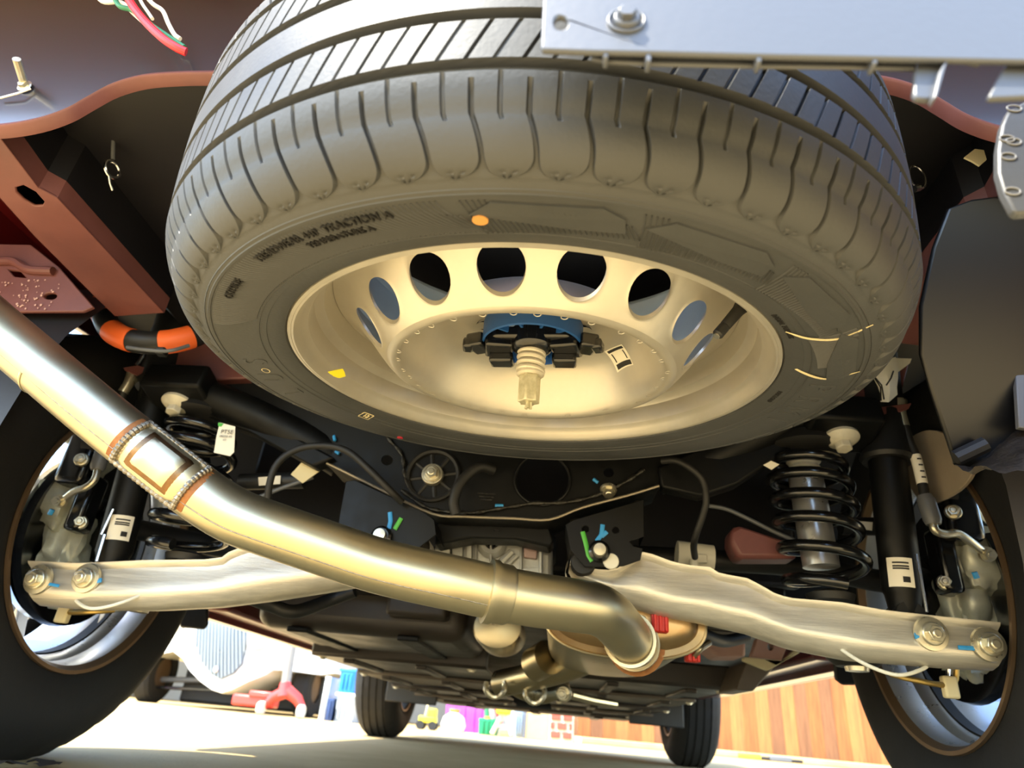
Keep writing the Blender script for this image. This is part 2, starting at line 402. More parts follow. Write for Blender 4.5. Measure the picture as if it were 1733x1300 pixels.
# disc meshed so that the 16 round vent holes are real openings
NH, HR, RH, PH0 = 16, .0208, .1705, math.radians(263.8)
T_ = .0032
def disc_mesh():
    mb = MB(); Rr = [.036, .05, .06, .065, .07, .078, .085, .092, .098, .105, .111, .117, .122, .126, .130, .134, .137, .140, .143, .146, .149]
    def ring(r, up): return [(r*math.cos(PH0+PI/NH+2*PI*k/192), r*math.sin(PH0+PI/NH+2*PI*k/192), disc_h(r)+up) for k in range(192)]
    for up, fl in ((0, True), (T_, False)):
        mb.grid([ring(r, up) for r in Rr], cu=True)
        # hole band: each sector of 22.5 deg is a patch with a round hole
        for k in range(NH):
            a0 = PH0+2*PI*k/NH; n = 48
            inner = []; outer = []
            hw, r0_, r1_ = PI/NH, .149, .2125
            per = [(r0_, -hw+2*hw*q/12) for q in range(12)] + [(r0_+(r1_-r0_)*q/12, hw) for q in range(12)] + [(r1_, hw-2*hw*q/12) for q in range(12)] + [(r1_-(r1_-r0_)*q/12, -hw) for q in range(12)]
            for rr_, da in per:
                ang = math.atan2((rr_-RH)/.73, da*RH)
                inner.append((RH+HR*.73*math.sin(ang), a0+HR*math.cos(ang)/RH)); outer.append((rr_, a0+da))
            rws = []
            for f in (0, .06, .14, .3, .5, .75, 1):
                rws.append([((i_[0]+(o_[0]-i_[0])*f), (i_[1]+(o_[1]-i_[1])*f)) for i_, o_ in zip(inner, outer)])
            mb.grid([[(r*math.cos(a), r*math.sin(a), disc_h(r)+up-(.0009 if fl_i == 0 else .0005 if fl_i == 1 else 0)) for r, a in rw] for fl_i, rw in enumerate(rws)], cu=True)
            if up == 0:
                mb.grid([[(r*math.cos(a), r*math.sin(a), disc_h(r)+z) for r, a in inner] for z in (-.0009, T_)], cu=True)
    mb.grid([[(.036*math.cos(2*PI*k/192), .036*math.sin(2*PI*k/192), disc_h(.036)+z) for k in range(192)] for z in (0, T_)], cu=True)
    return mb
disc = disc_mesh().build('rim_disc', MATS['silver_paint'], spare, local=True, smooth=40)
# small pressed dimples along the ridge
for k in range(34):
    a = 2*PI*k/34+random.uniform(-.03, .03); rr = .1385+random.uniform(-.002, .002); c_ = V((rr*math.cos(a), rr*math.sin(a), disc_h(rr)-.0002))
    M_ = frame(c_, (0.15*math.cos(a), .15*math.sin(a), -1)); MB().lathe([(.0036, 0), (.0033, .0003), (.0028, .0003), (.0025, .0)], M_, 14).build('pressed_dimple', MATS['silver_paint'], disc, local=True)
for dg in (0, 72, 144, 216, 288):                                    # stud holes in the hub face
    a = math.radians(dg+20); c_ = V((.057*math.cos(a), .057*math.sin(a), .0578))
    MB().lathe([(0, .0005), (.0085, .0005), (.0100, -.0014), (.0112, -.0005), (.0118, .0005)], frame(c_, (0, 0, 1)), 20).build('stud_hole', MATS['black_metal'], disc, local=True)
# valve stem
vb = at(1253, 505, -.47); Mi = SM.inverted()
p0 = V((.216*math.cos(math.radians(-20.5)), .216*math.sin(math.radians(-20.5)), .045)); p1 = V((.192*math.cos(math.radians(-25)), .192*math.sin(math.radians(-25)), .0075))
d_ = (p1-p0)
vs_ = MB().tube([p0, p0+d_*.1, p0+d_*.25, p0+d_*.7, p0+d_*.72], [.0085, .0075, .0058, .0052, .0045], 16).build('valve_stem', MATS['black_rubber'], spare, local=True)
MB().tube([p0+d_*.72, p0+d_*.74, p0+d_*.97, p0+d_], [.0042, .0052, .0052, .004], 12).build('valve_cap', MATS['black_plastic'], vs_, local=True)
MB().tube([p0+d_*1.0, p0+d_*1.03], .0034, 10).build('valve_tip', MATS['bright_steel'], vs_, local=True)
# white sticker in the dish (its square code is left blank) and yellow sticker on the barrel
def on_disc(px, py):
    Mi = SM.inverted(); d = Mi.to_3x3() @ ray(px, py); c = Mi @ CAM; lo, hi = None, None
    t = .3
    while t < 1.3:
        p = c+d*t; r = math.hypot(p.x, p.y)
        if r < .21 and p.z > disc_h(max(.037, r)): return p
        t += .0006
    return c+d
C4 = [on_disc(*p) for p in ((1023, 594), (1052, 582), (1072, 616), (1045, 629))]
def patch(c4, n, up):
    g = []
    for i in range(n+1):
        rw = []
        for j in range(n+1):
            u, v = i/n, j/n; p = (c4[0]*(1-u)+c4[1]*u)*(1-v)+(c4[3]*(1-u)+c4[2]*u)*v
            rw.append(V((p.x, p.y, disc_h(math.hypot(p.x, p.y))-up)))
        g.append(rw)
    return g
def quad_uv(c4, u0, v0, u1, v1):
    f = lambda u, v: (c4[0]*(1-u)+c4[1]*u)*(1-v)+(c4[3]*(1-u)+c4[2]*u)*v
    return [f(u0, v0), f(u1, v0), f(u1, v1), f(u0, v1)]
st = MB().grid(patch(C4, 6, .0006)).build('white_sticker', MATS['white_paper'], spare, local=True)
for q in ((.1, .06, .95, .22), (.1, .78, .95, .95)): MB().grid(patch(quad_uv(C4, *q), 4, .0010)).build('printed_bar', MATS['black_ink'], st, local=True)
for q in ((.16, .30, .22, .72), (.8, .30, .86, .72)): MB().grid(patch(quad_uv(C4, *q), 3, .0010)).build('printed_bar', MATS['black_ink'], st, local=True)
def on_barrel(px, py):
    Mi = SM.inverted(); d = Mi.to_3x3() @ ray(px, py); c = Mi @ CAM; t = .3
    rp = sorted([(h, r) for r, h in RIMP[7:16]])
    while t < 1.2:
        p = c+d*t; r = math.hypot(p.x, p.y)
        if p.y > -.1 and p.z > 0 and r > interp([q[0] for q in rp], [q[1] for q in rp], p.z)-.001: return p
        t += .0005
    return c+d*.7
Y4 = [on_barrel(*p) for p in ((549, 630), (578, 624), (583, 637), (563, 643))]
cen = sum(Y4, V())/4; inw = V((-cen.x, -cen.y, 0)).normalized()*.0015
MB().grid([[Y4[0]+inw, Y4[1]+inw], [(Y4[0]+Y4[3])/2+inw*1.5, (Y4[1]+Y4[2])/2+inw*1.5], [Y4[3]+inw, Y4[2]+inw]]).build('yellow_sticker', MATS['yellow_sticker'], spare, local=True)
# ------------------------------------------------------------------ spare wheel carrier (cup, retainer, spring, lift nut)
carrier = thing('spare_wheel_carrier', 'black spring-loaded spare wheel retainer with blue cup in the rim centre', 'carrier', M=SM)
mb = MB().lathe([(.036, .058), (.05, .056), (.0535, .050), (.0535, .028), (.0515, .027), (.0505, .030), (.049, .046), (.030, .048)], seg=56)
for k in range(10):
    a = 2*PI*k/10; mb.box((0, 0, 0), (.02, .0025, .012), Matrix.Translation((.041*math.cos(a), .041*math.sin(a), .040)) @ Matrix.Rotation(a, 4, 'Z'))
mb.build('blue_cup', MATS['blue_cup'], carrier, local=True)
ang = math.radians(-4)
RZ = Matrix.Rotation(ang, 4, 'Z')
def blk(c, d, rz=0, ry=0, M0=RZ): return M0 @ Matrix.Translation(V(c)) @ Matrix.Rotation(rz, 4, 'Z') @ Matrix.Rotation(ry, 4, 'Y')
mb = MB(); mb.box((0, 0, 0), (.084, .040, .014), blk((0, .002, .036), 0)); mb.lathe([(0, .046), (.024, .046), (.022, .022), (.012, .018), (0, .018)], RZ, 24)
mb.build('retainer_plate', MATS['black_metal'], carrier, local=True, bevel=.004)
for s in (-1, 1):
    mb = MB()
    mb.box((0, 0, 0), (.03, .034, .019), blk((s*.036, .002, .030), s*.12, s*-.18)); mb.box((0, 0, 0), (.020, .026, .016), blk((s*.058, .0, .030), s*.2, s*.35)); mb.box((0, 0, 0), (.012, .018, .012), blk((s*.069, -.002, .027), s*.3, s*-.2)); mb.box((0, 0, 0), (.026, .02, .012), blk((s*.034, .014, .017), s*.1))
    mb.build('retainer_arm', MATS['black_metal'], carrier, local=True, bevel=.003)
mat('spring_paint', 'c9c2b0', .5, .3, var=.1, vs=60)
pts = []; turns = 6
for i in range(turns*24+1):
    t = i/(turns*24); rr = .0125 if t > .12 else .0125*(.75+.25*t/.12)
    pts.append((rr*math.cos(2*PI*turns*t), rr*math.sin(2*PI*turns*t), .037-.040*t))
MB().tube(pts, .0031, 10).build('compression_spring', MATS['spring_paint'], carrier, local=True)
MB().lathe([(0, .036), (.008, .036), (.008, -.004), (0, -.004)], None, 20).build('spring_core', MATS['spring_paint'], carrier, local=True)
mb = MB().lathe([(0, -.001), (.0145, -.001), (.0148, -.006), (.0125, -.008), (0, -.008)], None, 28)
mb.build('spring_seat', MATS['spring_paint'], carrier, local=True)
mat('nut_metal', 'd6d1b8', .4, .45, vs=160, col2='b3ad8c')
nut = MB().prism([(r*math.cos(a), r*math.sin(a)) for a, r in [(2*PI*(k+o_)/6+.26, rr_) for k in range(6) for o_, rr_ in ((-.07, .0115), (.07, .0115), (.5, .0092))]], .029, Matrix.Translation((0, 0, -.037))).build('lift_nut', MATS['nut_metal'], carrier, local=True, bevel=.0012)
mb = MB()
for k in range(3):
    a = 2*PI*k/3; mb.tube([(.0022*math.cos(a), .0022*math.sin(a), -.036), (.0026*math.cos(a+.5), .0026*math.sin(a+.5), -.0435)], .0017, 8)
mb.build('cable_end', MATS['nut_metal'], carrier, local=True)
# ------------------------------------------------------------------ car body
body = thing('car_body', 'dark red car body seen from underneath with primer coloured rails', 'car', (0, 1.2, .2))
mat('body_red', '5c1418', .3, coat=.6, var=.05)
mat('seam_black', '1b1d22', .55, bump=.05, bs=120)
ZF = .735                                                             # trunk floor height
def slab(name, x0, x1, y0, y1, z0, z1, m, bev=.01, parent=body): return MB().box(((x0+x1)/2, (y0+y1)/2, (z0+z1)/2), (x1-x0, y1-y0, z1-z0)).build(name, MATS[m], parent, bevel=bev)
slab('trunk_floor', -.62, .62, -.72, .25, ZF, ZF+.03, 'dark_body')
slab('rear_bulkhead', -.62, .62, .25, .28, .42, ZF+.03, 'dark_body')
slab('roof_shell', -.80, .80, -.91, 2.0, 1.62, 1.66, 'body_red', .02)
slab('upper_shell', -.93, .93, -.93, 3.75, .86, .90, 'body_red', .02)
slab('tailgate', -.86, .86, -.93, -.88, .90, 1.64, 'body_red', .03)
for s in (-1, 1): slab('cabin_side', min(s*.82, s*.86), max(s*.82, s*.86), -.90, 2.0, .90, 1.63, 'body_red', .02)
slab('windscreen', -.82, .82, 1.98, 2.02, .90, 1.63, 'black_metal', .01)
for s in (-1, 1):
    # outer side with wheel arches
    pl = [(-1.02, .34), (-.45, .30)] + [(.42*math.cos(a), .37+.42*math.sin(a)) for a in [PI-(PI)*k/16 for k in range(17)]] + [(.5, .32), (2.35, .32)] + [(2.85+.42*math.cos(a), .37+.42*math.sin(a)) for a in [PI-PI*k/16 for k in range(17)]] + [(3.35, .24), (3.8, .3), (3.8, .86), (-1.02, .88)]
    if s < 0: pl = [(-.74, .62), (-.45, .52)] + pl[2:-1] + [(-.74, .88)]
    MB().prism(pl, .02, frame((s*.91, 0, 0), (s, 0, 0), (0, 1, 0)) if False else Matrix(((0, 0, s, s*.91), (1, 0, 0, 0), (0, 1, 0, 0), (0, 0, 0, 1)))).build('body_side', MATS['body_red'], body, bevel=.004)
    # inner wheel house, closed above and inboard of the tyre
    n = 18; rows = []
    for x in (s*.62, s*.905):
        rows.append([(x, .44*math.cos(PI*1.12-PI*1.13*k/n), .40+.44*math.sin(PI*1.12-PI*1.13*k/n)) for k in range(n+1)])
    MB().grid(rows).build('wheel_house', MATS['seam_black'], body, fixn=False)
    mb = MB(); mb.add([(s*.62, -.44, .52)]+[rows[0][k] for k in range(n+1) if rows[0][k][2] > .5]+[(s*.62, .44, .52), (s*.62, .44, ZF+.03), (s*.62, -.72, ZF+.03), (s*.62, -.72, .68)], [], None)
    pts = [(-.72, .70), (-.44, .66)] + [(rows[0][k][1], rows[0][k][2]) for k in range(n+1) if rows[0][k][2] > .66] + [(.46, .5), (.46, ZF+.2), (-.72, ZF+.2)]
    MB().prism(pts, .012, Matrix(((0, 0, s, s*.612), (1, 0, 0, 0), (0, 1, 0, 0), (0, 0, 0, 1)))).build('wheel_house_side', MATS['seam_black'], body)
# longitudinal rear rails (primer red), traced on their underside plane
ZR = .645; YPN = -.718
def rail(s):
    a = [atz(*p, ZR) for p in ((-60, 268), (0, 336), (58, 400), (158, 500), (195, 536))]
    b = [atz(*p, ZR) for p in ((278, 530), (97, 335), (65, 318), (0, 232), (-60, 160))]
    poly = [(p.x, max(p.y, YPN)) for p in a+b]
    slot = [atz(*p, ZR) for p in ((27, 318), (40, 314), (60, 325), (75, 342), (72, 348), (58, 349), (40, 338), (28, 326))]
    hl = [(p.x, p.y) for p in slot]
    if s > 0: poly = [(-x+.03, y) for x, y in poly]; hl = [(-x+.03, y) for x, y in hl]
    r_ = MB().prism(poly, .004, Matrix.Translation((0, 0, ZR)), [hl]).build('frame_rail', MATS['red_primer'], body, bevel=.0015)
    in_ = [(p[0], p[1]) for p in (poly[5:] if True else poly)]
    sx = s
    for nm, ln in (('rail_web', poly[5:]), ('rail_web', poly[:5])):
        rows = []
        for x, y in ln: rows.append([(x, y, ZR), (x, y, ZR+.014), (x, y, ZR+.028)])
        MB().grid(rows).build(nm, MATS['red_primer'], r_); MB().grid([[(x, y, ZR+.028), (x, y, ZF)] for x, y in ln]).build('rail_upper_web', MATS['dark_body'], r_)
    return poly
PL = rail(-1); PR = rail(1)
g = [atz(65, 318, ZR), atz(97, 333, ZR), atz(108, 292, ZR+.0)]
mb = MB(); q = [at(64, 316, -.6), at(97, 333, -.585), at(107, 291, -.6)]
mb.sheet([q[0], q[1], q[2]], .01).build('rail_gusset', MATS['red_primer'], body, bevel=.002)
# rear body panel above the wheel with its red lower lip
YP = -.735
lipL = [(-420, 300), (-200, 245), (-80, 222), (0, 217), (60, 207), (110, 190), (150, 168), (190, 147), (240, 133), (300, 128), (352, 127), (420, 125)]
L3 = spline([at(x, y, YP) for x, y in lipL], 4)
rightL = [V((-p.x+.06, p.y, p.z)) for p in reversed(L3)]
full = L3+rightL
poly = [(p.x, p.z) for p in full] + [(full[-1].x+.02, 1.02), (full[0].x-.02, 1.02)]
MY = Matrix(((1, 0, 0, 0), (0, 0, 1, YP), (0, 1, 0, 0), (0, 0, 0, 1)))
MB().prism(poly, .012, MY).build('rear_panel', MATS['coated_panel'], body)
rows = []
for p in full: rows.append([p+V((0, -.001, .006)), p+V((0, -.003, .001)), p+V((0, -.001, -.001)), p+V((0, .0125, -.001)), p+V((0, .013, .004))])
MB().grid(rows).build('panel_lip', MATS['red_primer'], body, smooth=50)
# red bracket plate beside the left rail
YB = -.40
pp = [(-60, 412), (52, 414), (100, 452), (158, 519), (140, 527), (-60, 528)]
P3 = [at(x, y, YB) for x, y in pp]
sq = [[(p.x, p.z) for p in [at(x, y, YB) for x, y in h]] for h in (((14, 456), (33, 458), (44, 470), (24, 468)), [(85+11*math.cos(t), 501+6*math.sin(t)) for t in [2*PI*k/14 for k in range(14)]])]
br = MB().prism([(p.x, p.z) for p in P3], .006, Matrix(((1, 0, 0, 0), (0, 0, 1, YB), (0, 1, 0, 0), (0, 0, 0, 1))), sq).build('bracket_plate', MATS['red_primer'], body, bevel=.002)
MB().tube(spline([at(-40, 448, YB-.004), at(0, 442, YB-.004), at(25, 443, YB-.004), at(48, 456, YB-.004), at(90, 459, YB-.004)], 5), .007, 10).build('pressed_bead', MATS['red_primer'], br)
mat('sun_speckle', 'cfa9a0', .7)  # pale spots paint sun speckles onto the red plate
mb = MB()
for k in range(60):
    x = random.gauss(40, 32); y = random.uniform(474, 524)
    if 0 < x < 135 and y > 470: mb.lathe([(0, .0012), (random.uniform(.0008, .002), .0006), (0, 0)], frame(at(x, y, YB-.001), (0, -1, 0)), 6)
o = mb.build('sun_speckles', MATS['sun_speckle'], br); o['kind'] = 'stuff'
mat('sunlit_beige', 'a2937e', .55, .2, var=.12, vs=10)
MB().sheet([p for p in spline([atx(x, y, .692) for x, y in ((1526, 800), (1530, 762), (1545, 738), (1572, 728), (1602, 736), (1630, 760), (1645, 800), (1610, 838), (1560, 850), (1526, 800))], 4)[:-1]], .006).build('sunlit_fender_patch', MATS['sunlit_beige'], body, bevel=.001)  # beige fender surface; its colour and outline carry a sunlit patch
# lower rail ends behind the wheel
for s, P in ((-1, [(262, 588), (330, 560), (420, 640), (300, 645)]), (1, [(1430, 650), (1500, 600), (1540, 610), (1520, 690), (1440, 700)])):
    MB().sheet([at(x, y, -.18) for x, y in P], .03).build('rail_end', MATS['red_primer'], body, bevel=.003)
# brake line bracket tabs on the body
for P in ([(207, 622), (232, 618), (272, 628), (270, 642), (245, 640), (212, 628)], [(1480, 690), (1543, 682), (1538, 692), (1525, 697), (1480, 704)]):
    MB().sheet([at(x, y, -.2) for x, y in P], .004).build('hose_bracket', MATS['red_primer'], body, bevel=.0015)
# floor pan ahead of the axle, sills
slab('floor_pan', -.86, .86, .5, 3.3, .36, .38, 'dark_body')
slab('floor_step', -.6, .6, .28, .5, .36, .60, 'dark_body')
for s in (-1, 1):
    slab('sill_flange', s*.80-.012, s*.80+.012, .55, 2.35, .30, .40, 'body_red', .003); slab('sill', min(s*.72, s*.90), max(s*.72, s*.90), .52, 2.38, .315, .42, 'body_red')
    slab('fender_liner', min(s*.55, s*.93), max(s*.55, s*.93), 2.40, 3.4, .78, .80, 'seam_black')
slab('front_bumper_skirt', -.9, .9, 3.55, 3.7, .22, .6, 'seam_black', .03)
slab('engine_bay_wall', -.6, .6, 3.3, 3.4, .3, .85, 'seam_black')
# small fixings on the dark pan
def clip_on(px, py, Y, k):
    t = thing('body_clip', ['shiny ring shaped cable clip on the dark trunk side wall', 'bare threaded stud with nut on the rear panel by the wires', 'shiny wire clip on the dark wall beside the spare tyre shoulder', 'clear adhesive pad stuck near the spare tyre on the pan', 'short pale pin poking out of the trunk pan'][k], 'clip', at(px, py, Y)); return t
t = clip_on(190, 290, -.55, 0); c = atx(190, 287, -.47)
MB().tube([c+V((.002*math.cos(a), .0105*math.cos(a), .0105*math.sin(a))) for a in [2*PI*k/20 for k in range(20)]], .0022, 8, closed=True).build('ring', MATS['bright_steel'], t)
MB().tube([atx(184, 296, -.47), atx(186, 310, -.47), atx(190, 322, -.47)], .0016, 8).build('tail', MATS['bright_steel'], t); MB().tube([atx(191, 270, -.47), atx(192, 235, -.47)], .0025, 8).build('strap', MATS['grey_plastic'], t)
t = clip_on(38, 140, -.78, 1); MB().tube([at(28, 100, YP-.03), at(42, 145, YP-.001)], .0042, 10).build('threaded_stud', MATS['zinc'], t); mb = MB(); bolt(mb, at(42, 146, YP-.002), (0, -1, 0), .005, .005); mb.build('nut', MATS['zinc'], t)
MB().tube([at(0, 166, YP-.004), at(30, 158, YP-.006), at(52, 150, YP-.004)], .0012, 6).build('loose_thread', MATS['wire_white'], t)
t = clip_on(1553, 300, -.62, 2); c = at(1553, 300, -.62)
MB().tube([c+V((.008*math.cos(a), 0, .017*math.sin(a))) for a in [2*PI*k/20 for k in range(20)]], .0013, 8, closed=True).build('ring', MATS['bright_steel'], t); MB().tube([at(1548, 320, -.62), at(1556, 318, -.62)], .004, 8).build('barrel', MATS['bright_steel'], t)
t = clip_on(290, 270, -.55, 3); MB().sheet([at(x, y, -.55) for x, y in ((278, 270), (291, 257), (304, 271), (292, 285))], .003).build('pad', MATS['grey_plastic'], t)
t = clip_on(268, 217, -.6, 4); MB().tube([at(263, 207, -.6), at(273, 228, -.6)], .0028, 8).build('pin', MATS['clip_white'], t)
tag(MB().sheet([at(x, y, -.66) for x, y in ((1632, 266), (1650, 252), (1665, 254), (1670, 270), (1658, 280), (1645, 272))], .002).build('adhesive_scrap', MATS['chalk']), 'torn tan scrap of paper tape on the right frame rail', 'tape')
# ------------------------------------------------------------------ bumper pieces
mat('bumper_grey', '484b51', .4, bump=.04, bs=200)
YV = -1.0
bump = thing('bumper_valance', 'pale grey plastic bumper lower edge with clips and a bolt above the spare tyre', 'bumper', at(1300, 60, YV))
def mxz(Y): return Matrix(((1, 0, 0, 0), (0, 0, 1, Y), (0, 1, 0, 0), (0, 0, 0, 1)))
def pz(P, Y): return [(p.x, p.z) for p in [at(x, y, Y) for x, y in P]]
hole = pz([(949+12*math.cos(t), 38+12*math.sin(t)) for t in [2*PI*k/18 for k in range(18)]], YV)
low = pz([(919, 0), (915, 78), (918, 83), (1000, 86), (1110, 88), (1300, 93), (1733, 102)], YV)
MB().prism(low+[(.6, low[-1][1]-.005), (.93, low[-1][1]+.005), (.93, .60), (.09, .58)], .003, mxz(YV), [hole]).build('valance_face', MATS['bumper_grey'], bump, bevel=.001)
MB().prism(pz([(995, 80), (1000, 98), (1028, 104), (1100, 108), (1280, 112), (1470, 114), (1550, 117), (1605, 97), (1660, 110), (1662, 90)], YV+.006), .002, mxz(YV+.006)).build('stepped_lip', MATS['bumper_grey'], bump, bevel=.0015)
for x, y0, y1 in ((1025, 82, 104), (1097, 82, 111), (1283, 88, 112), (1478, 92, 115)):
    MB().prism(pz([(x-6, y0), (x+5, y0), (x+4, y1), (x-4, y1)], YV+.003), .006, mxz(YV+.001)).build('rib_clip', MATS['bumper_grey'], bump, bevel=.0012)
MB().prism(pz([(1552, 100), (1606, 94), (1585, 163), (1578, 167), (1550, 165), (1546, 158)], YV+.005), .003, mxz(YV+.005)).build('mounting_tab', MATS['bumper_grey'], bump, bevel=.0015)
MB().prism(pz([(1590, 120), (1606, 94), (1586, 164), (1580, 166)], YV+.001), .005, mxz(YV+.001)).build('tab_edge', MATS['bumper_grey'], bump, bevel=.001)
MB().prism(pz([(1712, 90), (1800, 90), (1800, 160), (1676, 165), (1674, 160)], YV+.005), .003, mxz(YV+.005)).build('mounting_tab', MATS['bumper_grey'], bump, bevel=.0015)
mb = MB(); c = at(1060, 37, YV); mb.lathe([(.0085, 0), (.0085, .0015), (.0072, .0015), (.0068, 0)], frame(c, (0, -1, 0)), 24); mb.lathe([(0, .0), (.0065, 0), (.0055, .003), (0, .003)], frame(c, (0, -1, 0)), 20); mb.prism(arc(6, .0042), .006, frame(c, (0, -1, 0)))
mb.build('push_bolt', MATS['bumper_grey'], bump, bevel=.0005)
fl = thing('bumper_corner_flange', 'rounded pale plastic bumper corner flange with water spots', 'bumper', at(1720, 260, -.9))
MB().prism(pz([(1800, 120), (1733, 172), (1707, 186), (1696, 212), (1690, 250), (1690, 290), (1700, 325), (1716, 355), (1725, 361), (1800, 355), (2300, 345), (2300, 60)], -.9), .006, mxz(-.9)).build('flange', MATS['bumper_grey'], fl, bevel=.002)
for i, (x, y) in enumerate(((1715, 240), (1704, 235), (1706, 265), (1713, 324), (1716, 184))):
    c = at(x, y, -.9); MB().tube([c+V((.004*math.cos(a), -.0003, .0026*math.sin(a))) for a in [2*PI*k/14 for k in range(14)]], .0005, 6, closed=True).build('water_spot', mat('spot_grey', '7d8086', .5), fl)
# dark bumper skin / liner on the right
lin_ = thing('bumper_liner', 'big dark plastic bumper skin and wheel arch liner right of the spare tyre', 'bumper', at(1650, 700, -.45))
P = [(1600, 355), (1575, 420), (1553, 520), (1553, 600), (1572, 665), (1612, 786), (1632, 794), (1673, 767), (1719, 728), (1740, 715), (1900, 690), (2150, 660), (2150, 200), (1800, 300), (1733, 338), (1680, 335), (1640, 340)]
rows = []
pa, pb, pc = at(1600, 355, -.66), at(1612, 786, -.54), at(1900, 330, -.66); pn = (pb-pa).cross(pc-pa).normalized()
P3 = [at_plane(x, y, pa, pn) for x, y in P]
MB().sheet(P3, .006).build('liner_wall', mat('liner_black', '0e0f11', .4), lin_, bevel=.002)
a_ = [at_plane(x, y, pa, pn) for x, y in ((1612, 787), (1632, 795), (1673, 767), (1719, 728), (1900, 650))]
rows = []
for i, p in enumerate(a_):
    q = [at(1640, 797, -.60), at(1652, 797, -.61), at(1690, 796, -.63), at(1733, 796, -.64), at(1950, 800, -.66)][i]
    rw = []
    for k in range(9):
        f = k/8; w = p.lerp(q, f); rw.append(w+V((0, 0, .006*noise.noise(w*55)+.003*noise.noise(w*130))))
    rows.append(rw)
fine = []
for i in range(len(rows)-1):
    for f in (0, .25, .5, .75): fine.append([a.lerp(b, f)+V((0, 0, .005*noise.noise(a.lerp(b, f)*80))) for a, b in zip(rows[i], rows[i+1])])
fine.append(rows[-1])
MB().grid(fine).build('crinkled_skirt', mat('crinkled_plastic', '35302c', .3, var=.4, vs=50, bump=.4, bs=120), lin_)
MB().prism(pz([(1714, 640), (1733, 610), (1780, 600), (1780, 735), (1719, 727)], -.58), .006, mxz(-.585)).build('liner_rib', MATS['grey_plastic'], lin_, bevel=.001)
MB().tube([at(1617, 776, -.555), at(1668, 752, -.565)], .008, 10).build('liner_bead', MATS['black_plastic'], lin_)
MB().tube([at_plane(x, y, pa+V((0, -.001, 0)), pn) for x, y in ((1665, 345), (1645, 440), (1605, 500), (1565, 545))], .0012, 6).build('liner_seam', MATS['black_plastic'], lin_)
# ------------------------------------------------------------------ dangling wires (top left)
wb = thing('wire_bundle', 'cut red green and white wires dangling over the rear panel', 'wires', at(270, 20, -.8))
def wire(name, P, r, m, Y=-.80, dy=0.0): return MB().tube(spline([at(x, y, Y+dy*i) for i, (x, y) in enumerate(P)], 6), r, 10).build(name, MATS[m], wb)
wire('red_wire', [(205, -45), (216, -5), (240, 30), (272, 62), (298, 80), (315, 88)], .0042, 'wire_red', dy=.004)
wire('green_wire', [(185, -30), (200, 8), (225, 18), (260, 45), (290, 65), (312, 80)], .0026, 'wire_green', -.79, .003)
wire('white_wire', [(150, -30), (172, 2), (205, 4), (225, 22), (245, 40), (272, 64)], .0022, 'wire_white', -.785, .002)
wire('white_wire', [(235, -20), (258, 6), (275, 18), (285, 40), (295, 58), (305, 66)], .0024, 'wire_white', -.77, .002)
wire('white_wire', [(228, -20), (240, 5), (250, 20), (258, 32)], .0018, 'wire_white', -.77)
# ------------------------------------------------------------------ orange and black high voltage cable
hv = thing('high_voltage_cable', 'thick cable wrapped in orange and black bands under the left rail end', 'cable', at(240, 575, -.30))
path = spline([at(172, 515, -.30), at(178, 540, -.31), at(190, 560, -.315), at(215, 574, -.32), at(250, 580, -.32), at(290, 578, -.315), at(330, 568, -.30), at(350, 555, -.28)], 10)
cuts = [0, 9, 20, 33, 46, 58, 70]
for i in range(len(cuts)-1):
    sgm = path[cuts[i]:cuts[i+1]+1]
    if len(sgm) > 1: MB().tube(sgm, .0195 if i % 2 == 0 else .0188, 18).build('orange_band' if i % 2 == 0 else 'black_band', MATS['orange' if i % 2 == 0 else 'black_plastic'], hv)
MB().tube(spline([at(215, 588, -.34), at(245, 592, -.345), at(285, 594, -.345), at(320, 585, -.33)], 6), .003, 8).build('tie_rod', MATS['grey_plastic'], hv); mb = MB().box(at(274, 596, -.34), (.014, .014, .012)); mb.build('tie_clip', MATS['black_plastic'], hv, bevel=.002)
# ------------------------------------------------------------------ exhaust
ex = thing('exhaust_system', 'bare stainless exhaust pipe running across the axle into an oval muffler', 'exhaust', at(840, 1000, -.36))
PP = [(-60, 508, -.53), (0, 561, -.525), (60, 612, -.515), (120, 663, -.505), (185, 717, -.49), (250, 768, -.475), (310, 815, -.46), (355, 848, -.45), (400, 874, -.44), (450, 893, -.43), (520, 917, -.415), (590, 941, -.40), (640, 957, -.39), (700, 972, -.38), (770, 987, -.37), (840, 1003, -.355), (900, 1014, -.34), (950, 1021, -.325), (985, 1026, -.312), (1010, 1031, -.295), (1032, 1043, -.265), (1048, 1060, -.23), (1060, 1074, -.19), (1070, 1086, -.14), (1078, 1094, -.09)]
path = spline([at(*p) for p in PP], 6)
pipe = MB().tube(path, .0325, 36).build('tail_pipe', MATS['steel_pipe'], ex, smooth=60)
sp = [p+V((.0, -.0255, -.0202)) for p in path[:-40]]
MB().tube(sp, .0007, 6).build('weld_seam', MATS['weld'], pipe)
# short dent line on the upper pipe
i0 = 14
def ring_arc(i, a0, a1, n, rr, off=0):
    t = (path[i+1]-path[i-1]).normalized(); a = (V((0, 0, 1))-t*t.z).normalized(); b = t.cross(a)
    return [path[i]+t*off+(a*math.cos(a0+(a1-a0)*k/n)+b*math.sin(a0+(a1-a0)*k/n))*rr for k in range(n+1)]
MB().tube(ring_arc(i0, 2.2, 4.1, 14, .0318), .0022, 8).build('pressed_dent', MATS['steel_pipe'], pipe)
